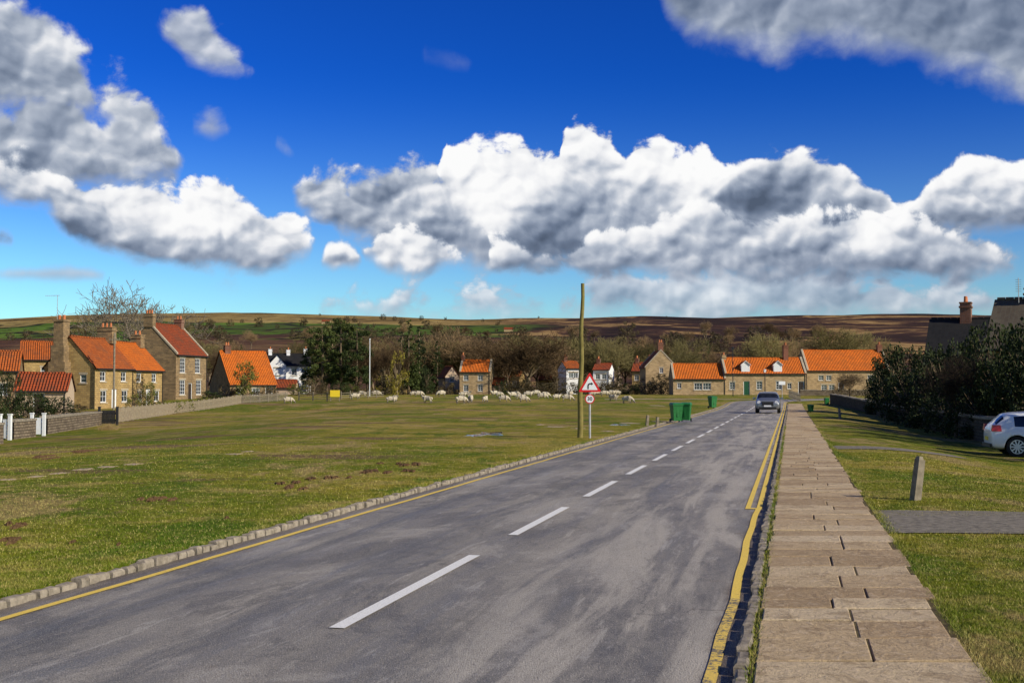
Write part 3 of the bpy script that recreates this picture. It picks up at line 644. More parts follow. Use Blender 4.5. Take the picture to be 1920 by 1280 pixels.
house('sandstone cottage row with white dormers and green door',(x2,y2,.8),(1,0.0),12.1,5.8,3.2,5.45,MSANDL,MROOF2,
 front=[('w',.7,.8,.8,1.1,(2,3)),('d',2.75,0,.95,2.05,MGDOOR),('w',4.7,.8,.85,1.2,(2,3)),('w',7.6,.8,.85,1.2,(2,3)),('w',9.3,.9,.6,.8,(2,2)),('d',10.9,0,.9,2.0,MDDOOR)],
 chim=[(9.7,2.9,.7,.9,7.4,2,MBRICK),(.35,2.9,.6,.8,5.9,1,MSANDL)],cope=True,dormers=((2.5,1.25,3.3,4.5),(7.3,1.25,3.3,4.5)),name='cottage')
x3,y3,_=W(1513,186)
house('long sandstone house with bright orange roof',(x3,y3,.7),(1,.02),12.9,6.6,3.9,7.0,MSANDL,MROOF2,
 front=[('w',1.8,2.3,.8,.75,(2,2)),('w',3.0,2.3,.8,.75,(2,2)),('w',2.2,.7,.9,.9),('w',3.4,.7,.9,.9),('d',4.9,0,.9,2.0,MDDOOR),('w',9.5,2.2,1.2,.9,(3,2)),('w',10.2,.7,1.1,.9)],
 chim=[(12.4,3.3,.7,.9,7.9,2,MBRICK)],cope=True)
x_,y_,_=W(1735,84)
house('dark roofed house in shade behind evergreens',(x_,y_,-.2),(.9,-.43),5.5,8,3.9,6.9,MSAND2,MSLATE,chim=[(2.4,4.0,.75,1.0,8.1,4,MBRICK)])
x_,y_,_=W(1850,64)
house('stone house with brown stone slate roof',(x_,y_,-.3),(.85,-.52),9,7,4.2,6.9,MSAND2,MSTSLATE,chim=[(1.8,3.5,.6,.9,7.5,2,MBRICK)])
for px,py in ((945,622),(603,607)):
    p=G(px,py); house('long stone farmhouse high on the hillside',(p[0],p[1],p[2]-1),(1,0),9,6,3.5,5.5,MSANDL,MROOF3,group='hillside farms',name='farmhouse')
# ------------------------------------------------------------------ TREES
def segs_mesh(segs,name,mat):
    vs=[];fs=[]
    for p,q,r1,r2,lv in segs:
        n=6 if lv<1 else (5 if lv<2 else 3); d=(q-p)
        if d.length<1e-5: continue
        d=d.normalized(); a=d.orthogonal().normalized(); b=d.cross(a); i=len(vs)
        for c_,r in ((p,r1),(q,r2)):
            for k in range(n):
                an=2*math.pi*k/n; vs.append(tuple(c_+(a*math.cos(an)+b*math.sin(an))*r))
        for k in range(n): fs.append((i+k,i+(k+1)%n,i+n+(k+1)%n,i+n+k))
    me=bpy.data.meshes.new(name); me.from_pydata(vs,[],fs); me.materials.append(mat)
    me.polygons.foreach_set('use_smooth',[True]*len(me.polygons)); return me
def bare_tree(seed,H=10,twr=.018,spread=.9,levels=6,twig=MTWIG,split=2,side=.75):
    R=random.Random(seed); segs=[]
    def grow(p,d,L,r,lv):
        n=3; q=p; rr=r
        for i in range(n):
            d=(d+Vector((R.uniform(-1,1),R.uniform(-1,1),R.uniform(-.6,.9)))*(.10+.03*lv)).normalized()
            nq=q+d*(L/n); nr=max(twr*.7,rr*(.9 if lv<5 else .75)); segs.append((q,nq,rr,nr,lv)); q=nq; rr=nr
            if lv>=1 and lv<levels and i<n-1 and R.random()<side:
                o=d.orthogonal().normalized(); o.rotate(Matrix.Rotation(R.uniform(0,6.28),3,d)); nd=(d*.75+o*spread).normalized(); grow(q,nd,L*R.uniform(.5,.72),rr*.55,lv+1)
        if lv<levels:
            k=(4 if lv==0 else R.choice([2,3]))
            ph=R.uniform(0,6.28)
            for j in range(k):
                o=d.orthogonal().normalized(); o.rotate(Matrix.Rotation(ph+6.28*j/k+R.uniform(-.4,.4),3,d))
                nd=(d*(.9 if lv else .75)+o*spread*R.uniform(.55,1.0)+Vector((0,0,.12))).normalized(); grow(q,nd,L*R.uniform(.66,.86),max(twr,rr*.62),lv+1)
    grow(Vector((0,0,-.2)),Vector((0,0,1)),H*.2,H*.028,0)
    mx=max(s[1].z for s in segs); k=H/mx
    segs=[(a*k,b*k,c,d,l) for a,b,c,d,l in segs]
    return (segs_mesh([s for s in segs if s[4]<split],'bare_trunk',MBARK),segs_mesh([s for s in segs if s[4]>=split],'bare_crown',twig))
def leafmesh(name,cl_,n,size,mat,seed=0,flat=1.0):
    r=np.random.default_rng(seed); C=[];
    for (c,rad) in cl_:
        k=max(6,int(n*rad*rad)); d=r.normal(size=(k,3)); d/=np.linalg.norm(d,axis=1)[:,None]; rr=rad*(r.random(k)**.45)*r.uniform(.75,1.12,k)
        C.append(np.array(c)+d*rr[:,None]*np.array([1,1,flat]))
    P=np.concatenate(C); k=len(P); a=r.normal(size=(k,3)); a/=np.linalg.norm(a,axis=1)[:,None]; b=np.cross(a,r.normal(size=(k,3))); b/=np.linalg.norm(b,axis=1)[:,None]
    s=size*r.uniform(.5,1.3,k)[:,None]; V=np.stack([P-a*s,P+b*s*.55,P+a*s,P-b*s*.55],1).reshape(-1,3)
    me=bpy.data.meshes.new(name); me.from_pydata(V.tolist(),[],np.arange(4*k).reshape(-1,4).tolist()); me.materials.append(mat); return me
def conifer(seed,H=10,R0=2.3,mat=MPINE):
    r=random.Random(seed); cl_=[]; z=H*.12
    while z<H*.98:
        f=1-(z/H); rad=R0*(f**.75)*r.uniform(.75,1.1)+.15; k=max(3,int(rad*4.5))
        for j in range(k):
            an=r.uniform(0,6.28); q=rad*r.uniform(.35,1.0); cl_.append(((q*math.cos(an),q*math.sin(an),z+r.uniform(-.2,.3)-q*.12),r.uniform(.3,.55)*(.5+f)))
        z+=H*.045
    t=segs_mesh([(Vector((0,0,-.3)),Vector((0,0,H*.5)),.2,.13,0),(Vector((0,0,H*.5)),Vector((0,0,H*.97)),.13,.03,0)],'conifer_trunk',MBARK)
    return (t,leafmesh('conifer_crown',cl_,190,.15,mat,seed,.7))
def pine(seed,H=12,mat=MPINE):
    r=random.Random(seed); segs=[(Vector((0,0,-.3)),Vector((.2,0,H*.6)),.26,.18,0),(Vector((.2,0,H*.6)),Vector((0,.1,H*.95)),.18,.05,0)]; cl_=[]
    for j in range(38):
        z=H*r.uniform(.15,.98); f=z/H; rad=(3.1*(1-((f-.45)/.66)**2))*r.uniform(.4,1.0); an=r.uniform(0,6.28); c=Vector((rad*math.cos(an),rad*math.sin(an),z))
        segs.append((Vector((.1,0,z-rad*.35)),c,.07,.03,2))
        for _ in range(3): cl_.append(((c.x+r.uniform(-.6,.6),c.y+r.uniform(-.6,.6),c.z+r.uniform(-.2,.4)),r.uniform(.45,.85)))
    return (segs_mesh(segs,'pine_trunk',MBARK),leafmesh('pine_crown',cl_,150,.16,mat,seed,.65))
def bushy(seed,H=3,R0=1.8,mat=MEVER,size=.09,dens=260,n=42):
    r=random.Random(seed); segs=[(Vector((0,0,-.3)),Vector((0,0,H*.55)),.12*H/3,.06,0)]; cl_=[]
    for j in range(n):
        z=H*r.uniform(.05,.92); f=z/H; rad=R0*math.sqrt(max(.03,1-((f-.4)/.62)**2))*r.uniform(.45,1.0); an=r.uniform(0,6.28); c=Vector((rad*math.cos(an),rad*math.sin(an),z))
        segs.append((Vector((0,0,min(z,H*.5)*.7)),c,.04,.015,2)); cl_.append((tuple(c),r.uniform(.22,.5)*R0/1.8*(1.25 if f<.6 else 1)))
    return (segs_mesh(segs,'shrub_stems',MBARK),leafmesh('shrub_leaves',cl_,dens,size,mat,seed,.85))
VB=[bare_tree(k,10,.028,sp,6,tw) for k,sp,tw in ((1,.8,MTWIG),(2,.95,MTWIG),(3,.7,MTWIGB),(5,.85,MTWIG))]
VBIG=bare_tree(11,15.5,.034,.92,6,MTWIGG,2,.6)
VRED=bare_tree(21,6,.018,.9,6,MTWIGR)
VC=[conifer(1),conifer(2,10,1.8,MEVER)]; VP=[pine(3),pine(4)]
VE=[bushy(1,3,1.8,n=60),bushy(2,3,2.1,n=60),bushy(8,3,1.7,n=60)]; VL=[bushy(3,3,1.7,MLAUR),bushy(4,3,1.9,MGOLDL,n=30)]; VH=[bushy(6,3,2.0,MHEDGE,.1,200),bushy(7,3,1.8,MHEDGE,.1,200)]
def plant(var,loc,s,name='bare_tree',label='leafless broadleaf tree with fine twigs',cat='tree',group=None,sxy=None,rot=None,parts=('trunk','crown')):
    o=thing(name,label,cat,loc,random.uniform(0,6.28) if rot is None else rot,group); sxy=sxy or s; o.scale=(sxy,sxy,s)
    for m_,nm in zip(var,parts): obj(nm,m_,o)
    return o
p=W(262,158); plant(VBIG,(p[0],p[1],-.2),1.08,label='large bare spreading tree behind the cottages',rot=1.0)
gb='bare trees round the green'
p=W(140,175); plant(VB[0],(p[0],p[1],0),1.25,group=gb)
p=W(345,185); plant(VB[2],(p[0],p[1],0),1.0,group=gb)
rr=random.Random(5)
TL=[(690,190,640,60),(722,195,628,70),(740,188,640,60),(835,215,636,60),(868,215,606,100),(905,210,620,90),(955,212,632,80),(993,192,612,150),(1045,215,632,80),(1430,225,622,90),(1475,230,626,80),(1558,235,610,100),(1605,240,618,90),(1510,240,628,70),(1650,230,636,70),(1390,240,644,60),(1340,245,645,60),(700,235,618,70),(800,240,625,70),(540,230,648,60),(560,245,636,70),(455,250,646,70),(415,255,650,70),(345,230,640,60)]
for px in range(640,1290,22): TL.append((px+rr.uniform(-8,8),rr.uniform(212,250),rr.uniform(626,664),rr.uniform(65,110)))
for px,D,top,w in TL:
    p=W(px,D); H=1.75+(728-top)*D/F-p[2]; wd=w*D/F
    plant(rr.choice(VB),p,H/10,sxy=max(.55,min(1.7,wd/7.5)),group=gb)
for i in range(70):
    D=rr.uniform(255,520); px=rr.uniform(370,1330) if i%5 else rr.uniform(1380,1720); p=W(px,D); H=rr.uniform(7.5,11.5)
    if D>280 and rr.random()<.3: plant(rr.choice(VC),p,H/11,name='conifer_tree',label='dark conifer in the valley woodland',group='valley woodland trees')
    else: plant(rr.choice(VB),p,H/10,sxy=H/10*1.25,group='valley woodland trees')
for i in range(70):
    D=rr.uniform(520,1000); px=rr.uniform(250,1600); p=W(px,D); H=rr.uniform(8,14); plant(rr.choice(VB+VH[:1]) if i%2 else VH[0],p,H/10 if i%2 else H/3.2,group='valley woodland trees')
gp='dark pines beyond the green'
for px,D,top,k in ((604,188,607,0),(640,192,598,1),(668,186,612,0),(622,200,604,1),(590,196,628,0),(652,196,606,0)):
    p=W(px,D); H=1.75+(728-top)*D/F-p[2]; plant(VP[k],p,H/12,name='pine_tree',label='dark green pine with open uneven crown',group=gp)
for px,D,top,k in ((766,190,600,0),(786,196,612,1),(803,190,690,1),(820,205,640,1),(752,204,622,1)):
    p=W(px,D); H=1.75+(728-top)*D/F-p[2]; plant(VC[k],p,H/10,sxy=max(.6,H/10*.95),name='conifer_tree',label='narrow dark conifer beside bare trees',group='conifers beyond the green')
HT=[(392,613,16),(432,612,14),(486,613,19),(569,611,18),(665,604,12),(690,590,8),(718,600,12),(755,612,18),(800,617,18),(650,604,12),(835,600,7),(1250,596,4),(905,604,8),(600,592,5),(632,612,9),(1010,596,4),(790,600,9),(740,601,9),(860,625,12),(20,640,18),(50,638,22)]
for i in range(40): HT.append((int(rr.uniform(340,960)),int(rr.uniform(601,632)),rr.uniform(4,11)))
for px,py,h in HT:
    p=G(px,py); H=h*p[1]/F; plant(VH[px%2],p,H/3.0,sxy=H/3*.8,name='hill_tree',label='lone dark tree on the hillside',group='scattered hillside trees')
def hedge(p0,p1,h,w,label,mat=MHEDGE,seed=0,size=.1,dens=150):
    r=random.Random(seed); L=math.hypot(p1[0]-p0[0],p1[1]-p0[1]); cl_=[]; n=int(L/.5)
    for i in range(n):
        u=(i+.5)/n; x=p0[0]+(p1[0]-p0[0])*u-p0[0]; y_=p0[1]+(p1[1]-p0[1])*u-p0[1]; z=float(zg(x+p0[0],y_+p0[1]))-p0[2]
        for k in range(max(1,int(h/.45))): cl_.append(((x+r.uniform(-.2,.2),y_+r.uniform(-w,w)*.4,z+.2+k*.45+r.uniform(-.1,.15)),r.uniform(.32,.5)))
    return thing('hedge',label,'hedge',p0,0,None,leafmesh('hedge',cl_,dens,size,mat,seed))
hedge(W(575,178),W(820,182),1.3,.8,'dark clipped hedge along the back of the green',seed=1)
hedge(W(945,186),W(1262,184),1.8,.9,'brown winter hedge behind the grazing sheep',seed=2)
hedge(W(820,196),W(960,196),1.2,.8,'low hedge in front of the stone house',MLAUR,3)
hedge(W(300,99),W(395,118),1.2,.7,'garden hedge behind the picket fence',MLAUR,4)
hedge(W(1560,165),W(1700,150),1.2,.6,'low hedge beside the bend',MHEDGE,5)
def bush(px,D,top,w,var,label,name='shrub',cat='shrub',group=None):
    p=W(px,D); H=1.75+(728-top)*D/F-p[2]; wd=w*D/F; return plant(var,p,H/3.0,sxy=wd/3.8,name=name,label=label,cat=cat,group=group,parts=('stem','foliage'))
for a in ((18,72,690,60,VE[0]),(-8,60,720,60,VE[2]),(55,80,735,70,VE[1]),(105,82,742,70,VE[1]),(140,84,755,50,VH[0]),(250,100,735,40,VL[0]),(278,104,712,35,VL[0]),(300,108,740,35,VH[1]),(262,106,700,26,VH[0]),
  (456,132,672,56,VL[0]),(400,128,732,60,VE[2]),(425,134,715,50,VH[1]),(500,140,722,50,VH[0]),(560,165,718,50,VL[0]),(590,170,705,45,VH[0]),(640,170,712,45,VE[0]),(735,176,685,60,VH[1]),(720,180,700,50,VL[1]),(660,176,718,50,VL[0]),(745,172,655,40,VL[1]),(1010,190,715,60,VH[0]),(1090,190,712,55,VH[1]),(1150,190,702,45,VH[0]),(1205,190,708,50,VH[1]),(1180,186,718,50,VE[0]),(1240,188,700,45,VH[0]),(940,186,712,30,VE[0]),(800,180,688,25,VE[2]),(840,190,715,35,VH[0]),(1125,188,716,50,VH[1]),(975,190,705,50,VH[0]),(1045,192,704,40,VH[1])):
    bush(*a,'rounded garden shrub at the edge of the green',group='shrubs round the green')
for px,D,top,w,v in ((1668,92,650,75,0),(1700,84,644,90,1),(1740,78,650,100,2),(1700,72,690,100,0),(1775,72,655,110,1),(1815,66,640,110,0),(1860,60,605,130,1),(1905,56,590,130,2),(1880,52,650,140,0),(1830,56,680,120,1),(1935,50,600,140,1),(1790,62,690,110,2),(1745,66,700,100,1),(1975,48,620,160,0),(1690,80,720,80,2),(1840,52,720,110,1),(1770,58,735,90,0),(1650,98,690,60,1),(1655,102,665,60,0),(1760,84,640,80,0),(1800,78,632,80,2)):
    bush(px,D,top,w,VE[v],'dense dark evergreen shrub behind the stone wall',name='evergreen_shrub',group='evergreens behind the stone wall')
for px,D,top,w in ((1790,54,655,110),):
    p=W(px,D); H=1.75+(728-top)*D/F-p[2]; plant(VRED,p,H/6,sxy=w*D/F/5,label='small dark bare tree against dark evergreens')
p=W(1592,160); plant(VRED,p,.55,sxy=.75,label='small bare tree in front of the long stone house')
for px,D,H in ((2120,44,6.5),(2040,52,6.5),(2250,40,7),(2420,34,6.5)):
    p=W(px,D); plant(VE[px%3],p,H/3,sxy=1.5,name='evergreen_shrub',label='dense dark evergreen shrub behind the stone wall',cat='shrub',group='evergreens behind the stone wall',parts=('stem','foliage'))
p=G(203,806); tf=MB()
for i in range(260):
    an=random.uniform(0,6.28); r_=random.uniform(0,.5); x=r_*math.cos(an); yy=r_*.5*math.sin(an); h=random.uniform(.2,.42); tf.quad([(x-.01,yy,0),(x+.01,yy,0),(x*1.4+random.uniform(-.1,.1),yy*1.4,h)])
thing('dry_grass_tuft','tuft of dry straw coloured grass by the wall','plant',p,me=tf.mesh('tuft',simple('straw',(.3,.2,.08),(.45,.32,.14))))
# ------------------------------------------------------------------ WALLS AND FENCES
def wall_run(pts,h,th,label,mat=MDRY,name='stone_wall'):
    mb=MB(); p0=pts[0]; u0=0
    for a,b in zip(pts[:-1],pts[1:]):
        L=math.hypot(b[0]-a[0],b[1]-a[1]); n=max(1,int(L/.8)); dx,dy=(b[0]-a[0])/L,(b[1]-a[1])/L; nx_,ny_=-dy*th/2,dx*th/2
        for i in range(n):
            s0,s1=L*i/n,L*(i+1)/n; q=[]
            for s_ in (s0,s1):
                x,y_=a[0]+dx*s_,a[1]+dy*s_; z=float(zg(x,y_)); q.append((x-p0[0],y_-p0[1],z-p0[2],s_+u0))
            (xa_,ya_,z0,ua),(xb_,yb_,z1,ub)=q
            for sg in (1,-1):
                A=(xa_+sg*nx_,ya_+sg*ny_,z0-.3);B=(xb_+sg*nx_,yb_+sg*ny_,z1-.3);C=(B[0],B[1],z1+h);D_=(A[0],A[1],z0+h)
                qq=[A,B,C,D_]; uu=[(ua,0),(ub,0),(ub,h+.3),(ua,h+.3)]
                if sg==1: qq=qq[::-1]; uu=uu[::-1]
                mb.quad(qq,uu)
            jz=random.uniform(-.03,.04); g=.01
            c=[(xa_+dx*g+nx_*1.25,ya_+dy*g+ny_*1.25),(xb_-dx*g+nx_*1.25,yb_-dy*g+ny_*1.25),(xb_-dx*g-nx_*1.25,yb_-dy*g-ny_*1.25),(xa_+dx*g-nx_*1.25,ya_+dy*g-ny_*1.25)]
            zz=[z0,z1,z1,z0]; lo=[(c[m][0],c[m][1],zz[m]+h+.002) for m in range(4)]; hi=[(c[m][0],c[m][1],zz[m]+h+.10+jz) for m in range(4)]
            for m in range(4): mb.quad([lo[m],hi[m],hi[(m+1)%4],lo[(m+1)%4]],mi=1)
            mb.quad(hi[::-1],mi=1)
        u0+=L
    return thing(name,label,'wall',p0,me=mb.mesh('wall_run',[mat,MKERB]))
wall_run([G(18,824),G(60,819)],.75,.35,'low drystone wall between white gates')
wall_run([G(82,814),G(185,797)],.75,.35,'low drystone wall beside the cottage gardens')
MDRYD=mat_stonewall('shade_darkened_walling',(.10,.08,.055),(.055,.045,.03),(.02,.015,.01),.34,.13)  # drystone colours darkened to paint in the shade of the evergreens
wall_run([G(1560,757),W(1640,100),W(1720,72),W(1800,56),W(1850,49),W(1935,44)],.95,.4,'drystone wall under the evergreens with their shade in its colour',MDRYD)
wall_run([W(1500,168),W(1700,166)],.7,.3,'low stone garden wall in front of the houses')
wall_run([W(-60,44),G(-2,832)],.75,.35,'low drystone wall beside the green')
def picket(pts,h,label,mat=MPALE,gap=.17,pw=.07,name='picket_fence',rails=2,post=1.9):
    mb=MB(); p0=pts[0]
    for a,b in zip(pts[:-1],pts[1:]):
        L=math.hypot(b[0]-a[0],b[1]-a[1]); dx,dy=(b[0]-a[0])/L,(b[1]-a[1])/L; an=math.atan2(dy,dx); s_=0
        while s_<L and gap:
            x,y_=a[0]+dx*s_-p0[0],a[1]+dy*s_-p0[1]; z=float(zg(x+p0[0],y_+p0[1]))-p0[2]; hh=h+random.uniform(-.05,.03)
            mb.box((x-pw/2,y_-.01,z+.04),(x+pw/2,y_+.01,z+hh),rot=an); s_+=gap
        s_=0
        while s_<=L:
            x,y_=a[0]+dx*s_-p0[0],a[1]+dy*s_-p0[1]; z=float(zg(x+p0[0],y_+p0[1]))-p0[2]; ox,oy=-dy*.06,dx*.06
            mb.box((x+ox-.05,y_+oy-.05,z-.2),(x+ox+.05,y_+oy+.05,z+h+.06),rot=an)
            x2_,y2_=a[0]+dx*min(L,s_+post)-p0[0],a[1]+dy*min(L,s_+post)-p0[1]; z2=float(zg(x2_+p0[0],y2_+p0[1]))-p0[2]
            for k in range(rails):
                q=h*(.25+.55*k/max(1,rails-1)); mb.tube((x+ox*.4,y_+oy*.4,z+q),(x2_+ox*.4,y2_+oy*.4,z2+q),.035,.035,4)
            s_+=post
    return thing(name,label,'fence',p0,me=mb.mesh(name,mat))
picket([G(222,792),G(330,775),G(452,757)],.95,'weathered pale timber picket fence along the green')
picket([G(452,757),G(540,751)],.95,'grey picket fence by the cottage gardens',MWOOD)
picket([G(560,751),G(622,752)],1.0,'low grey rail fence on the grass',MWOOD,0,rails=3,name='rail_fence')
picket([G(640,748),G(720,745)],.9,'thin rail fence behind the sheep',MWOOD,0,rails=3,name='rail_fence')
picket([W(1478,150),W(1500,128)],.9,'short grey railing at the bend',MWOOD,0,rails=2,name='rail_fence')
def gate(px0,px1,py,h,label,mat,bars=7):
    a=G(px0,py);b=G(px1,py); L=math.hypot(b[0]-a[0],b[1]-a[1]); rot=math.atan2(b[1]-a[1],b[0]-a[0]); mb=MB(); T=thing('garden_gate',label,'gate',a,rot)
    for k in range(bars):
        x=.08+(L-.2)*k/(bars-1); mb.box((x,-.015,.08),(x+(L/bars*.72),.015,h-.06))
    mb.box((0.02,.016,.25),(L-.02,.05,.35)); mb.box((.02,.016,h-.3),(L-.02,.05,h-.2)); obj('leaf',mb.mesh('gate_leaf',mat),T)
    for x in (-.13,L+.01):
        m=MB(); m.box((x,-.06,-.2),(x+.13,.07,h+.12)); m.box((x-.02,-.08,h+.12),(x+.15,.09,h+.17)); obj('post',m.mesh('gate_post',mat),T)
gate(2,15,825,.95,'white painted timber garden gate',MWPAINT,4); gate(62,79,817,.9,'white painted timber garden gate in wall',MWPAINT,4)
gate(188,217,797,.95,'dark iron bar gate between wall and fence',MBLACK,10)
# ------------------------------------------------------------------ POLES AND SIGNS
b0=G(1087,820)
mb=MB(); prev=Vector((0,0,-.3))
for i in range(1,13):
    h=5.5*i/12; q=Vector((.013*h*1.6+.02*math.sin(i*1.3),.01*math.sin(i),h)); mb.tube(prev,q,.105-.0035*(i-1),.105-.0035*i,12); prev=q
mb.cyl(tuple(prev),.064,.01,12)
thing('timber_pole','tall mossy wooden pole standing on the grass verge','pole',b0,me=mb.mesh('timber_pole',MPOLE,False))
s0=G(1106,821); SG=thing('road_sign','red triangular bend sign above a 30 speed roundel','road sign',s0,-.05)
m=MB(); m.cyl((0,0,-.2),.038,2.35,12); obj('post',m.mesh('sign_post',MGALV,True),SG)
def rtri(R,y,zc,rad):
    out=[]
    for a in (math.pi*7/6,math.pi*11/6,math.pi/2):
        cx,cz=(R-2*rad)*math.cos(a),(R-2*rad)*math.sin(a)
        for k in range(-4,5): aa=a+k*math.pi/12; out.append((cx+rad*math.cos(aa),y,zc+cz+rad*math.sin(aa)))
    return out
zc=1.86; m=MB()
def slab(m,pts,th,mi=0):
    m.quad(pts,mi=mi); bk=[(p[0],p[1]+th,p[2]) for p in pts]; m.quad(bk[::-1],mi=1)
    for k in range(len(pts)): m.quad([pts[k],bk[k],bk[(k+1)%len(pts)],pts[(k+1)%len(pts)]],mi=mi)
slab(m,rtri(.47,-.055,zc,.035),.012); TRI=obj('triangle_plate',m.mesh('triangle_plate',[MRED,MGALV]),SG)
m=MB(); m.quad(rtri(.325,-.058,zc-.0,.012)); obj('sign_face',m.mesh('sign_face',MSIGNW),TRI)
m=MB(); y_=-.061
m.quad([(-.085,y_,zc-.135),(-.035,y_,zc-.135),(-.035,y_,zc-.01),(-.085,y_,zc-.01)])
m.quad([(-.085,y_,zc-.01),(-.035,y_,zc-.01),(-.02,y_,zc+.02),(-.06,y_,zc+.055)]); m.quad([(-.06,y_,zc+.055),(-.02,y_,zc+.02),(.005,y_,zc+.03),(.0,y_,zc+.08)])
m.quad([(.0,y_,zc+.08),(.005,y_,zc+.03),(.05,y_,zc+.03),(.05,y_,zc+.08)]); m.quad([(.05,y_,zc-.0),(.125,y_,zc+.055),(.05,y_,zc+.11)])
obj('bend_arrow',m.mesh('bend_arrow',MBLACK,merge=True),TRI)
def disc(m,r,y,z0,th=0,n=28,mi=0):
    pts=[(r*math.cos(2*math.pi*k/n),y,z0+r*math.sin(2*math.pi*k/n)) for k in range(n)]
    if th: slab(m,pts,th,mi)
    else: m.quad(pts,mi=mi)
zr=1.38; m=MB(); disc(m,.17,-.055,zr,.012); RD=obj('roundel_plate',m.mesh('roundel_plate',[MRED,MGALV]),SG)
m=MB(); disc(m,.135,-.058,zr); obj('sign_face',m.mesh('roundel_face',MSIGNW),RD)
cu=bpy.data.curves.new('thirty','FONT'); cu.body='30'; cu.size=.18; cu.align_x='CENTER'; cu.align_y='CENTER'; cu.offset=.005
to=bpy.data.objects.new('tmp',cu); COL.objects.link(to); bpy.context.view_layer.update()
tm=bpy.data.meshes.new_from_object(to.evaluated_get(bpy.context.evaluated_depsgraph_get())); bpy.data.objects.remove(to)
tm.materials.clear(); tm.materials.append(MBLACK); o=obj('number',tm,RD,(0,-.0605,zr)); o.rotation_euler=(math.pi/2,0,0)
def post(name,label,px,py,h,r,mat,cat='post',lean=0,n=10,D=None):
    p=G(px,py) if D is None else W(px,D); m=MB(); m.cyl((0,0,-.3),r,h+.3,n,r2=r*.85); o=thing(name,label,cat,p,me=m.mesh(name,mat)); o.rotation_euler=(0,lean,0); return o
p=post('flagpole','white flagpole standing on the green',693,743,7.6,.06,MWPAINT,'flagpole'); 
m=MB(); m.cyl((0,0,7.6),.09,.1,8); obj('finial',m.mesh('finial',MWPAINT),p)
pp=post('utility_pole','wooden utility pole beside the cottage',213,768,7.3,.11,MWOOD,'pole'); 
m=MB(); m.box((-.5,-.05,6.6),(.5,.05,6.7)); [m.cyl((x,0,6.7),.03,.12,6) for x in (-.45,-.2,.2,.45)]; obj('crossarm',m.mesh('crossarm',MWOOD),pp)
for px,D,h in ((1374,160,6.2),(1434,160,3.2)):
    l=post('street_lamp','slim dark street lamp by the cottages',px,0,h,.06,MBLACK,'street lamp',D=D)
    m=MB(); m.box((-.12,-.12,h),(.12,.12,h+.3),taper=-.3); m.cyl((0,0,h+.3),.2,.14,8,r2=.03); obj('lantern',m.mesh('lantern',MBLACK if h>4 else MWPAINT),l)
ae=thing('television_aerial','thin television aerial on the cottage chimney','aerial',(*W(106,116)[:2],8.2)); m=MB(); m.tube((0,0,0),(0,0,2.6),.025,.025,5); m.tube((-1.2,0,2.55),(.2,0,2.6),.02,.02,4)
for k in range(7): m.tube((-1.1+k*.2,-.3,2.56),(-1.1+k*.2,.3,2.56),.012,.012,3)
obj('mast',m.mesh('aerial',MGALV),ae)
ae=thing('television_aerial','thin television aerial on the slate roofed house','aerial',(*W(1912,62)[:2],6.2)); m=MB(); m.tube((0,0,0),(0,0,1.3),.02,.02,5)
for k in range(6): m.tube((-.15,0,.6+k*.12),(.15,0,.6+k*.12),.012,.012,3)
obj('mast',m.mesh('aerial',MGALV),ae)
p=G(1716,937); m=MB(); m.box((-.07,-.06,-.25),(.07,.06,.64),taper=.12); m.box((-.06,-.05,.6402),(.03,.045,.69),taper=.3)
o=thing('wooden_bollard','weathered grey timber post leaning in the grass','post',p,me=m.mesh('bollard',MWOOD)); o.rotation_euler=(.03,.14,.4)
for px,py,h in ((1213,798,.5),(1232,797,.4),(1575,785,.6),(1660,771,.8)):
    p=G(px,py); m=MB(); m.box((-.06,-.06,-.2),(.06,.06,h),taper=.1); o=thing('wooden_bollard','short weathered timber post in the grass','post',p,me=m.mesh('bollard',MWOOD)); o.rotation_euler=(0,random.uniform(-.1,.1),.3)
p=G(628,752); T=thing('notice_board','yellow notice board on two posts','notice board',p); m=MB(); m.box((-.55,-.03,.5),(.55,.03,1.25)); obj('panel',m.mesh('panel',MYEL),T)
for x in (-.5,.5):
    m=MB(); m.box((x-.04,.031,-.1),(x+.04,.09,1.3)); obj('post',m.mesh('post',MWOOD),T)
p=W(1466,152); T=thing('road_sign','white information board on a post','road sign',p); m=MB(); m.cyl((0,0,-.1),.04,2.1,8); obj('post',m.mesh('post',MGALV),T); m=MB(); m.box((-.4,-.06,1.6),(.4,-.04,2.05)); obj('panel',m.mesh('panel',MSIGNW),T)
def wheelie(p,rot,k=1.0):
    T=thing('wheelie_bin','green plastic wheelie bin standing on the verge','wheelie bin',p,rot,'green wheelie bins'); T.scale=(k,k,k)
    m=MB(); a=[(-.22,-.24,.08),(.22,-.24,.08),(.22,.2,.08),(-.22,.2,.08)]; b=[(-.28,-.33,.95),(.28,-.33,.95),(.28,.33,.95),(-.28,.33,.95)]
    for q in range(4): m.quad([a[q],a[(q+1)%4],b[(q+1)%4],b[q]])
    m.quad(b); m.quad(a[::-1]); m.box((-.3,-.35,.90),(.3,.345,.955)); m.box((-.05,-.30,.3),(.05,-.262,.8)); obj('body',m.mesh('bin_body',MGREEN),T)
    m=MB(); L0=[(-.31,-.37,.96),(.31,-.37,.96),(.31,.34,.96),(-.31,.34,.96)]; L1=[(-.26,-.30,1.03),(.26,-.30,1.03),(.26,.28,1.07),(-.26,.28,1.07)]
    for q in range(4): m.quad([L0[q],L0[(q+1)%4],L1[(q+1)%4],L1[q]])
    m.quad(L1); m.tube((-.25,.38,.98),(.25,.38,.98),.02,.02,6); obj('lid',m.mesh('bin_lid',MGREEN),T)
    for x in (-.28,.23):
        m=MB(); m.cyl((x,.26,.1),.1,.05,14,axis='x'); obj('wheel',m.mesh('bin_wheel',MBLACK),T)
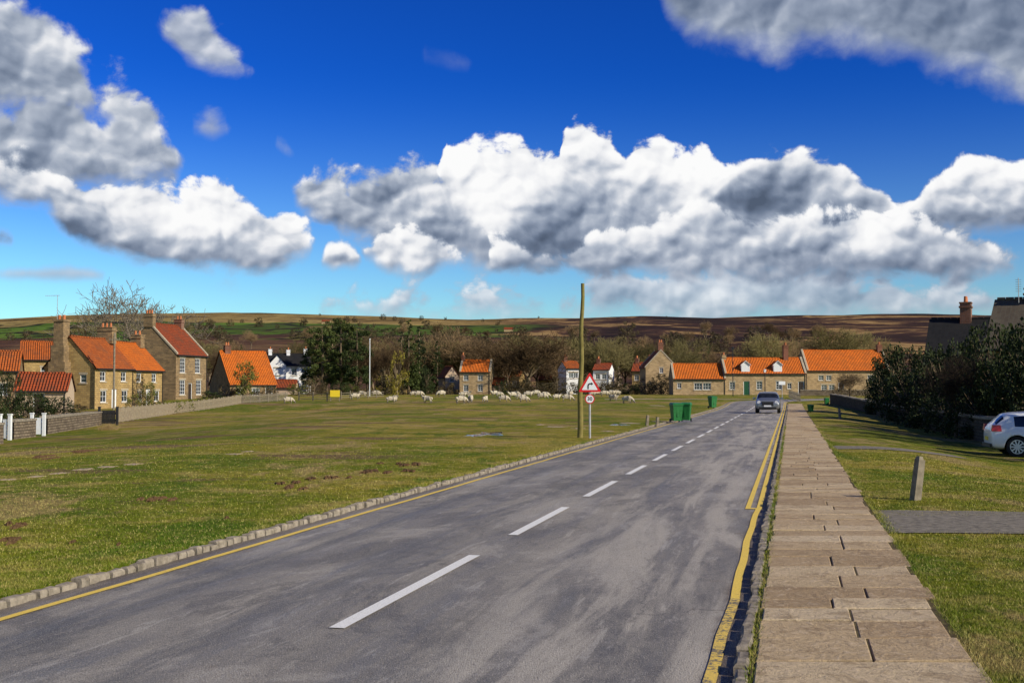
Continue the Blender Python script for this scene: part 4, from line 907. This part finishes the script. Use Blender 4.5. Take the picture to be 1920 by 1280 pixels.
for px,py,r,k in ((1268,791,.2,.95),(1286,790,-.3,.95),(1336,765,.4,1.0),(1520,773,.6,.55),(1550,760,.1,.7)): wheelie(G(px,py),r,k)
# ------------------------------------------------------------------ CARS
MTYRE=simple('tyre_rubber',(.012,.012,.012),(.025,.025,.025),9,.85); MALLOY=simple('alloy',(.5,.5,.52),(.62,.62,.63),9,.35,.5,metal=.6)
def car(label,loc,rot,paint,st,wheels,wr,name='parked_car'):
    C=thing(name,label,'car',loc,rot)
    vs=[];fs=[];mi=[]
    for (x,zb,be,tp,hw,hr) in [q[:6] for q in st]:
        half=[(hw*.55,zb),(hw*.93,zb+.02),(hw,zb+.18),(hw*1.0,(zb+be)/2+.05),(hw*.965,be),(hr+(.06 if tp-be>.2 else .0),tp-.07 if tp-be>.2 else (be+tp)/2),(hr*.86,tp-.012),(hr*.45,tp)]
        for (a,z) in half: vs.append((x,a,z))
        for (a,z) in half[::-1]: vs.append((x,-a,z))
    n=16
    for i in range(len(st)-1):
        t_=st[i][6]
        for k in range(n):
            k2=(k+1)%n; fs.append((i*n+k,i*n+k2,(i+1)*n+k2,(i+1)*n+k)); g=0
            if 's' in t_ and k in (4,10): g=1
            if 't' in t_ and k in (5,6,7,8,9): g=1
            mi.append(g)
    fs.append(tuple(range(n))[::-1]); mi.append(0); fs.append(tuple(range((len(st)-1)*n,len(st)*n))); mi.append(0)
    me=bpy.data.meshes.new('car'); me.from_pydata(vs,[],fs); me.polygons.foreach_set('material_index',mi)
    for m_ in (paint,MCGLASS,MBLACK): me.materials.append(m_)
    bm=bmesh.new(); bm.from_mesh(me); bmesh.ops.recalc_face_normals(bm,faces=bm.faces); bm.to_mesh(me); bm.free()
    o=bpy.data.objects.new('tmpcar',me); COL.objects.link(o); sm=o.modifiers.new('s','SUBSURF'); sm.levels=2; sm.render_levels=2; tmp=[]
    for wx in wheels:
        cm=MB(); cm.cyl((wx,-2,wr+.0),wr+.055,4,28,axis='y'); cme=cm.mesh('cut',MBLACK,merge=True); co=bpy.data.objects.new('cut',cme); COL.objects.link(co); tmp.append(co)
        bo=o.modifiers.new('b','BOOLEAN'); bo.object=co; bo.operation='DIFFERENCE'; bo.solver='EXACT'
    bpy.context.view_layer.update(); ev=bpy.data.meshes.new_from_object(o.evaluated_get(bpy.context.evaluated_depsgraph_get()))
    for q in tmp+[o]: bpy.data.objects.remove(q)
    for sel,nm,mt in ((lambda f:f.material_index!=1,'body',[paint,MCGLASS,MBLACK]),(lambda f:f.material_index==1,'window',[MCGLASS,MCGLASS,MCGLASS])):
        bm=bmesh.new(); bm.from_mesh(ev); bmesh.ops.delete(bm,geom=[f for f in bm.faces if not sel(f)],context='FACES'); m2=bpy.data.meshes.new(nm); bm.to_mesh(m2); bm.free()
        for q in mt: m2.materials.append(q)
        m2.polygons.foreach_set('use_smooth',[True]*len(m2.polygons)); obj(nm,m2,C)
    hw=max(q[4] for q in st)
    for wx in wheels:
        for sd in (-1,1):
            m=MB(); m.cyl((0,-.11,0),wr,.22,28,axis='y'); Wh=obj('wheel',m.mesh('tyre',MTYRE,True),C,(wx,sd*(hw-.13),wr)); 
            m=MB(); yy=sd*.112
            for k in range(10):
                a=2*math.pi*k/10; m.quad([(.05*math.cos(a-.5),yy,.05*math.sin(a-.5)),(wr*.66*math.cos(a-.1),yy,wr*.66*math.sin(a-.1)),(wr*.66*math.cos(a+.1),yy,wr*.66*math.sin(a+.1)),(.05*math.cos(a+.5),yy,.05*math.sin(a+.5))])
                for q in range(3):
                    a0,a1=a+q*.2095,a+(q+1)*.2095; m.quad([(wr*.62*math.cos(a0),yy*1.01,wr*.62*math.sin(a0)),(wr*.7*math.cos(a0),yy*1.01,wr*.7*math.sin(a0)),(wr*.7*math.cos(a1),yy*1.01,wr*.7*math.sin(a1)),(wr*.62*math.cos(a1),yy*1.01,wr*.62*math.sin(a1))])
            m.cyl((0,yy-.003,0),.05,.006,12,axis='y'); obj('rim',m.mesh('rim',MALLOY),Wh)
    return C
def paintmat(name,c,metal=0):
    m,t,b=newmat(name,.28,.5); O=t.n('ShaderNodeTexCoord').outputs['Object']; t.set(b.inputs['Base Color'],t.mix(t.M('MULTIPLY',t.noise(O,3,4),.3),c,tuple(k*.8 for k in c))); b.inputs['Coat Weight'].default_value=.6; b.inputs['Metallic'].default_value=metal; return m
PW=paintmat('white_car_paint',(.82,.82,.80)); PG=paintmat('grey_blue_car_paint',(.22,.235,.25),.4)
MTAIL=simple('red_lamp_lens',(.45,.008,.008),(.55,.02,.015),9,.2,.6); MHEAD=simple('headlamp_lens',(.6,.62,.65),(.75,.76,.78),9,.12,.7)
st=[(0.0,.40,.78,.82,.68,.56,''),(.05,.28,.88,.96,.80,.62,''),(.14,.24,.93,1.06,.84,.62,'t'),(.44,.22,.96,1.36,.87,.58,''),(.60,.22,.96,1.42,.88,.60,'s'),(1.45,.20,.94,1.47,.89,.60,''),(1.53,.20,.94,1.47,.89,.60,'s'),(2.45,.20,.92,1.43,.89,.60,''),(2.55,.20,.92,1.40,.89,.60,'st'),(3.22,.20,.90,.98,.88,.62,''),(3.75,.22,.84,.88,.85,.60,''),(4.12,.26,.70,.74,.76,.50,''),(4.25,.34,.56,.60,.62,.40,'')]
px_,py_=W(1848,39.5)[:2]
C=car('white five door hatchback parked on the grass',(px_,py_,float(zg(px_+2,py_))),math.radians(-12),PW,st,(.78,3.35),.325)
for sd in (-1,1):
    m=MB(); m.box((.02,sd*.74-.10,.82),(.32,sd*.74+.13,1.02),taper=.2); obj('tail_light',m.mesh('tail_light',MTAIL),C)
    m=MB(); m.box((2.55,sd*.92-.06,.92),(2.68,sd*.92+.06,1.05)); obj('mirror',m.mesh('mirror',PW),C)
m=MB(); m.box((-.02,-.26,.52),(.02,.26,.63)); obj('number_plate',m.mesh('plate',MYEL),C); m=MB(); m.box((-.03,-.7,.3),(.04,.7,.42)); obj('bumper',m.mesh('bumper',MBLACK),C)
for xx in (1.15,2.1):
    m=MB(); m.box((xx,-.905,.82),(xx+.2,-.875,.85)); obj('handle',m.mesh('handle',PW),C)
st2=[(0.0,.40,.86,.92,.70,.58,''),(.06,.30,.95,1.05,.82,.66,''),(.12,.26,1.0,1.15,.86,.66,'t'),(.30,.25,1.02,1.46,.89,.62,''),(.42,.25,1.02,1.53,.9,.64,'s'),(1.4,.24,1.0,1.56,.91,.65,''),(1.5,.24,1.0,1.56,.91,.65,'s'),(2.35,.24,.99,1.53,.91,.65,''),(2.45,.24,.99,1.50,.91,.65,'st'),(2.98,.24,.98,1.06,.90,.66,''),(3.7,.26,.94,1.0,.88,.66,''),(4.02,.3,.82,.88,.82,.6,''),(4.1,.36,.66,.70,.74,.5,'')]
s_=87/DY; x,y,dx,dy=cl(s_); o_=OFF(-.39)-1.25; X,Yv=x+dy*o_,y-dx*o_
fx,fy=-dx,-dy; C=car('grey compact car driving along the lane',(X-fx*4.1,Yv-fy*4.1,float(zg(X,Yv))-DIP+.01),math.atan2(fy,fx),PG,st2,(.72,3.3),.34,name='moving_car')
for sd in (-1,1):
    m=MB(); m.cyl((3.93,sd*.62,.80),.125,.13,16,axis='x'); obj('headlight',m.mesh('headlight',MHEAD),C)
    m=MB(); m.box((2.4,sd*1.0-.1,1.0),(2.52,sd*1.0+.1,1.16)); obj('mirror',m.mesh('mirror',PG),C)
m=MB(); m.box((4.0,-.42,.56),(4.115,.42,.84),taper=.05); obj('grille',m.mesh('grille',MBLACK),C)
m=MB(); m.box((3.98,-.62,.32),(4.1,.62,.46)); obj('air_intake',m.mesh('air_intake',MBLACK),C)
m=MB(); m.box((4.118,-.26,.48),(4.13,.26,.59)); obj('number_plate',m.mesh('plate',MSIGNW),C)
# ------------------------------------------------------------------ SHEEP
def sheep_mesh(graze):
    J=[(0,0,.56),(.28,0,.57),(.50,0,.58),(-.28,0,.58),(-.48,0,.55)]
    R=[(.27,.29),(.255,.27),(.17,.19),(.27,.28),(.16,.18)]; Ed=[(0,1),(1,2),(0,3),(3,4)]
    def add(pts,rad,root):
        pr=root
        for p,r in zip(pts,rad): J.append(p); R.append((r,r)); Ed.append((pr,len(J)-1)); pr=len(J)-1
    if graze: add([(.68,0,.42),(.80,0,.24),(.90,0,.10)],[.12,.085,.05],2)
    else: add([(.64,0,.76),(.78,0,.86),(.93,0,.80)],[.12,.095,.05],2)
    hd=len(J)-2
    add([(J[hd][0]-.03,.13,J[hd][2]+.06)],[.022],hd); add([(J[hd][0]-.03,-.13,J[hd][2]+.06)],[.022],hd)
    for sy in (.12,-.12):
        add([(.36,sy,.36),(.38,sy,.2),(.37,sy,.03)],[.07,.035,.033],1)
        add([(-.36,sy,.38),(-.43,sy,.23),(-.39,sy,.03)],[.085,.038,.033],3)
    add([(-.60,0,.42)],[.03],4)
    me=bpy.data.meshes.new('sheep'); me.from_pydata(J,Ed,[]); o=bpy.data.objects.new('t',me); COL.objects.link(o)
    sk=o.modifiers.new('k','SKIN'); sk.use_smooth_shade=True
    for i,r in enumerate(R): me.skin_vertices[0].data[i].radius=r
    me.skin_vertices[0].data[0].use_root=True
    ss=o.modifiers.new('s','SUBSURF'); ss.levels=2; ss.render_levels=2
    bpy.context.view_layer.update(); ev=bpy.data.meshes.new_from_object(o.evaluated_get(bpy.context.evaluated_depsgraph_get())); bpy.data.objects.remove(o)
    ev.materials.clear(); ev.materials.append(MFLEECE); ev.materials.append(MFACE)
    for v in ev.vertices:
        if v.co.z>.3 and abs(v.co.x)<.6: v.co+=v.normal*.02*mnoise.noise(v.co*9)
    for p_ in ev.polygons:
        c=p_.center; h=J[hd]; p_.material_index=1 if (c.z<.27 and c.x<.6) or (Vector(c)-Vector(h)).length<.14 or c.x>h[0] else 0; p_.use_smooth=True
    ev.name='sheep'; return ev
SM=[sheep_mesh(True),sheep_mesh(False)]
for i,(px,py) in enumerate(((540,757),(733,756),(741,753),(785,744),(802,756),(828,743),(864,757),(867,745),(875,744),(882,755),(909,755),(928,743),(936,744),(944,754),(961,746),(968,744),(982,754),(975,750),(990,745),(1016,749),(1021,747),(1043,750),(1063,753),(1070,743),(1110,743),(1120,741),(1133,743),(1146,742),(1158,741),(1176,757),(705,743),(665,749),(680,744),(1005,742),(1150,752),(775,743))):
    g=(i*7)%10<6; p=G(px,py)
    o=thing('sheep','cream sheep grazing on the green' if g else 'cream sheep standing on the green','sheep',p,random.choice([0,.4,-.5,3.1,2.7,3.6,1.2,-1.4,.2]),'sheep on the green',SM[0] if g else SM[1]); k=random.uniform(.8,1.0); o.scale=(k,k,k)
# ------------------------------------------------------------------ LIGHT / WORLD
SUNAZ=math.radians(122); SUNEL=math.radians(29)
sd=Vector((math.sin(SUNAZ)*math.cos(SUNEL),math.cos(SUNAZ)*math.cos(SUNEL),math.sin(SUNEL)))
L=bpy.data.lights.new('sun','SUN'); L.energy=5.0; L.angle=math.radians(.5); L.color=(1,.92,.76); lo=bpy.data.objects.new('sun',L); COL.objects.link(lo); lo.rotation_euler=(-sd).to_track_quat('-Z','Y').to_euler(); lo.location=(30,-30,40)
w=bpy.data.worlds.new('World'); SC.world=w; w.use_nodes=True; nt=w.node_tree; nt.nodes.clear(); t=NT(nt)
sky=t.n('ShaderNodeTexSky',sky_type='NISHITA'); sky.sun_disc=False; sky.sun_elevation=SUNEL; sky.sun_rotation=SUNAZ; sky.air_density=1.0; sky.dust_density=.3; sky.ozone_density=2.5
Dv=t.n('ShaderNodeTexCoord').outputs['Generated']; dxs,dys,dzs=t.sep(Dv)
az=t.M('ARCTAN2',dxs,dys); elv=t.M('ARCSINE',dzs)
def aez(px,py):
    d=ray(px,py); n_=math.sqrt(sum(k*k for k in d)); return math.atan2(d[0],d[1]),math.asin(d[2]/n_)
Pn=t.comb(az,t.M('MULTIPLY',elv,1.2),0.0)
def billow(vec):
    wv=t.V('ADD',vec,t.V('MULTIPLY',t.V('SUBTRACT',t.noise(vec,34,2,.6,color=True,dim='2D'),(.5,.5,.5)),(.020,.020,0)))
    out=[]
    for sc in (21,50):
        v=t.n('ShaderNodeTexVoronoi',feature='F1',voronoi_dimensions='2D'); t.set(v.inputs['Vector'],wv); v.inputs['Scale'].default_value=sc; out.append(t.M('SUBTRACT',.42,v.outputs[0]))
    n=t.noise(vec,15,3,.5,0,dim='2D')
    return out,n
o1_,na=billow(Pn); o2_,nb=billow(t.V('ADD',Pn,(-.0035,.0060,0)))
nf=t.noise(Pn,16,7,.62,.2,dim='2D'); nbig=t.noise(Pn,6.5,3,.55,dim='2D')
field=t.M('ADD',t.M('MULTIPLY',t.M('SUBTRACT',nf,.5),2.1),t.M('ADD',t.M('MULTIPLY',o1_[0],.50),t.M('MULTIPLY',o1_[1],.38)))
relief=t.M('ADD',t.M('MULTIPLY',t.M('SUBTRACT',na,nb),1.4),t.M('ADD',t.M('MULTIPLY',t.M('SUBTRACT',o1_[0],o2_[0]),.72),t.M('MULTIPLY',t.M('SUBTRACT',o1_[1],o2_[1]),.26)))
relief=t.M('ADD',relief,t.M('ADD',t.M('MULTIPLY',t.M('SUBTRACT',nbig,.48),.95),t.M('MULTIPLY',t.M('SUBTRACT',nf,.5),.60)))
uu=t.M('DIVIDE',t.M('ADD',az,.45),.9); wu=t.M('MULTIPLY',t.M('SUBTRACT',na,.5),.02); uu=t.M('ADD',uu,wu)
def fcurve(pts):
    nd=t.n('ShaderNodeFloatCurve'); c=nd.mapping.curves[0]; pts=sorted(pts); 
    if pts[0][0]>0: pts=[(0,pts[0][1])]+pts
    if pts[-1][0]<1: pts=pts+[(1,pts[-1][1])]
    c.points[0].location=pts[0]; c.points[1].location=pts[-1]
    for p in pts[1:-1]: c.points.new(*p)
    for p in c.points: p.handle_type='VECTOR'
    nd.mapping.update(); t.set(nd.inputs[1],uu); return t.M('MULTIPLY',nd.outputs[0],.45)
def conv(pts,close,up):
    q=[]
    for px,py in pts: a,e=aez(px,py); q.append(((a+.45)/.9,max(0,min(1,e/.45))))
    if close[0]: q.insert(0,(max(0.0,q[0][0]-.016),max(0,min(1,q[0][1]-up*.07)))); 
    if close[1]: q.append((min(1,q[-1][0]+.016),max(0,min(1,q[-1][1]-up*.07))))
    return q
lit=0.5; alpha=0.0
def layer(top,bot,lo,hi,amp=.03,soft=.006,bsoft=.012,op=1.0,rel=1.0,hp=1.0,gt=.005,gb_=.004):
    global lit,alpha
    cl_=(top[0][0]>0,top[-1][0]<1920); T=fcurve(conv(top,cl_,1)); B=fcurve(conv(bot,cl_,-1))
    ft=t.M('ADD',t.M('SUBTRACT',T,elv),t.M('ADD',t.M('MULTIPLY',field,amp),gt)); fb=t.M('ADD',t.M('SUBTRACT',elv,B),t.M('ADD',t.M('MULTIPLY',field,amp*.5),gb_))
    m=t.M('MULTIPLY',t.M('MULTIPLY',t.step(ft,0,soft),t.step(fb,0,bsoft)),op)
    h=t.M('DIVIDE',t.M('SUBTRACT',elv,B),t.M('MAXIMUM',t.M('SUBTRACT',T,B),.008),clamp=True)
    if hp!=1.0: h=t.M('POWER',h,hp)
    li=t.M('ADD',t.M('ADD',lo,t.M('MULTIPLY',h,hi-lo)),t.M('MULTIPLY',relief,rel))
    mx=t.n('ShaderNodeMix',data_type='FLOAT'); t.set(mx.inputs[0],m); t.set(mx.inputs[2],lit); t.set(mx.inputs[3],li); lit=mx.outputs[0]
    alpha=t.M('SUBTRACT',1,t.M('MULTIPLY',t.M('SUBTRACT',1,alpha),t.M('SUBTRACT',1,m)))
layer([(600,562),(840,546),(900,538),(990,540),(1020,550),(1110,524),(1250,514),(1400,510),(1600,517),(1720,525),(1800,545),(1920,558)],[(600,590),(840,604),(1000,610),(1150,614),(1400,616),(1700,614),(1920,606)],.42,.66,.034,.016,.03,.84,.7,1,.006,.006)
layer([(0,510),(60,506),(140,504),(190,514)],[(0,520),(80,524),(150,524),(190,522)],.55,.7,.006,.01,.01,.75,.3)
layer([(380,535),(440,526),(470,538),(540,533),(600,555),(760,565)],[(380,545),(450,555),(560,565),(760,592)],.5,.62,.02,.02,.02,.5,.3)
layer([(795,95),(830,95),(885,118)],[(795,112),(850,130),(885,128)],.5,.6,.01,.02,.02,.4,.3)
layer([(515,262),(530,265),(548,285)],[(515,275),(535,292),(548,292)],.6,.7,.01,.012,.012,.5,.3)
layer([(560,350),(700,345),(830,330),(950,300),(1080,290),(1200,300),(1350,320),(1500,310),(1600,340),(1700,400),(1800,420),(1910,465)],[(560,380),(640,440),(760,500),(940,515),(1200,522),(1500,526),(1750,532),(1910,518)],.24,.58,.03,.012,.020,1,.75)
layer([(552,345),(600,328),(650,345),(700,332),(738,300),(790,308),(830,335),(860,330)],[(552,352),(590,395),(640,440),(700,452),(860,462)],.40,.80,.030,.012,.018)
layer([(826,330),(842,272),(900,268),(960,262),(1010,275),(1045,292),(1056,242),(1090,228),(1140,243),(1172,285),(1190,262),(1235,262),(1290,290),(1335,290),(1372,308),(1392,335)],[(826,345),(850,420),(930,450),(1010,452),(1090,440),(1200,430),(1392,425)],.38,1.12,.020,.006,.018,1,.9,.75,.002)
layer([(1690,412),(1722,380),(1752,335),(1800,293),(1860,300),(1920,312)],[(1690,425),(1750,440),(1830,445),(1920,440)],.18,.72,.024,.008,.016,1,.9)
layer([(1334,375),(1380,325),(1440,290),(1500,284),(1560,303),(1620,333),(1670,362),(1692,395)],[(1334,385),(1400,415),(1500,422),(1600,430),(1692,420)],.18,.80,.020,.007,.018,1,.9,1.3,.003)
layer([(925,470),(960,462),(1030,468),(1100,440),(1150,425),(1200,405),(1300,392),(1390,395),(1500,398),(1600,410),(1700,412),(1760,425),(1850,448),(1905,480)],[(925,505),(1000,520),(1200,512),(1260,522),(1400,522),(1500,518),(1600,524),(1750,530),(1905,515)],.14,.86,.026,.009,.018,1,.9,1.0)
layer([(682,470),(710,435),(745,412),(800,430),(850,455),(880,480)],[(682,488),(720,508),(780,520),(850,514),(880,495)],.32,.92,.022,.008,.016)
layer([(600,492),(622,458),(650,458),(672,480)],[(600,498),(630,508),(672,500)],.42,.86,.014,.009,.012)
layer([(0,250),(50,208),(110,194),(160,212),(200,234),(240,210),(290,228),(328,278)],[(0,350),(100,360),(200,360),(328,330)],.34,.60,.030,.016,.022,1,.85,1,.014,.012)
layer([(0,312),(60,320),(120,328),(240,348),(330,366),(420,346),(450,363),(500,403),(560,423),(582,450)],[(0,372),(90,388),(135,448),(200,476),(300,502),(400,510),(500,510),(582,480)],.24,.84,.028,.010,.018,1,.95,.9,.008,.006)
layer([(0,432),(20,432),(32,450)],[(0,460),(20,462),(32,455)],.4,.6,.01,.01,.01)
layer([(0,32),(50,40),(100,66),(140,98),(168,138),(182,172),(240,178),(285,218)],[(0,188),(80,208),(170,220),(240,248),(285,246)],.40,.58,.032,.018,.022,1,.75,1,.014,.012)
layer([(300,52),(340,40),(380,38),(425,72),(474,125)],[(300,62),(345,112),(400,136),(474,142)],.44,.64,.026,.018,.020,.94,.7,1,.006,.006)
layer([(358,232),(390,216),(430,238)],[(358,250),(395,260),(430,246)],.42,.54,.014,.016,.018,.8,.5,1,.006,.006)
layer([(1245,-300),(1400,-300),(1920,-300)],[(1245,10),(1290,68),(1380,80),(1460,104),(1550,82),(1700,100),(1760,132),(1830,135),(1900,168),(1920,182)],.40,.10,.030,.02,.030,.97,.6,1,.0,.012)
ccol=t.ramp(lit,[(.0,(.085,.115,.175)),(.20,(.15,.195,.285)),(.40,(.29,.345,.45)),(.58,(.50,.55,.64)),(.78,(.86,.87,.90)),(.96,(1,1,1))])
ctop=t.mix(1.0,sky.outputs[0],(.10,.10,.10),'MULTIPLY'); gm=t.n('ShaderNodeGamma'); t.set(gm.inputs[0],ctop); gm.inputs[1].default_value=1.55
hz=t.step(elv,.27,.03)
tint=t.mix(hz,(.9,6.0,16.5),(8.0,14.2,17.0))
skc=t.mix(1.0,gm.outputs[0],tint,'MULTIPLY')
skc=t.mix(1.0,skc,t.mix(t.M('POWER',hz,1.6),(0,0,0),(.80,.30,.30)),'ADD')
bg1=t.n('ShaderNodeBackground'); t.set(bg1.inputs[0],skc); bg1.inputs[1].default_value=.10
bg2=t.n('ShaderNodeBackground'); t.set(bg2.inputs[0],ccol); bg2.inputs[1].default_value=.97
ms=t.n('ShaderNodeMixShader'); t.set(ms.inputs[0],alpha); nt.links.new(bg1.outputs[0],ms.inputs[1]); nt.links.new(bg2.outputs[0],ms.inputs[2])
wo=t.n('ShaderNodeOutputWorld'); nt.links.new(ms.outputs[0],wo.inputs[0])
# ------------------------------------------------------------------ CAMERA
cd=bpy.data.cameras.new('camera'); cd.sensor_width=36; cd.lens=36*F/1920; cd.clip_end=20000; cd.clip_start=.1
co=bpy.data.objects.new('camera',cd); COL.objects.link(co); co.location=(0,0,CAMH); co.rotation_euler=(math.pi/2+TH,0,0); SC.camera=co
SC.view_settings.view_transform='Standard'; SC.view_settings.look='None'; SC.view_settings.exposure=0
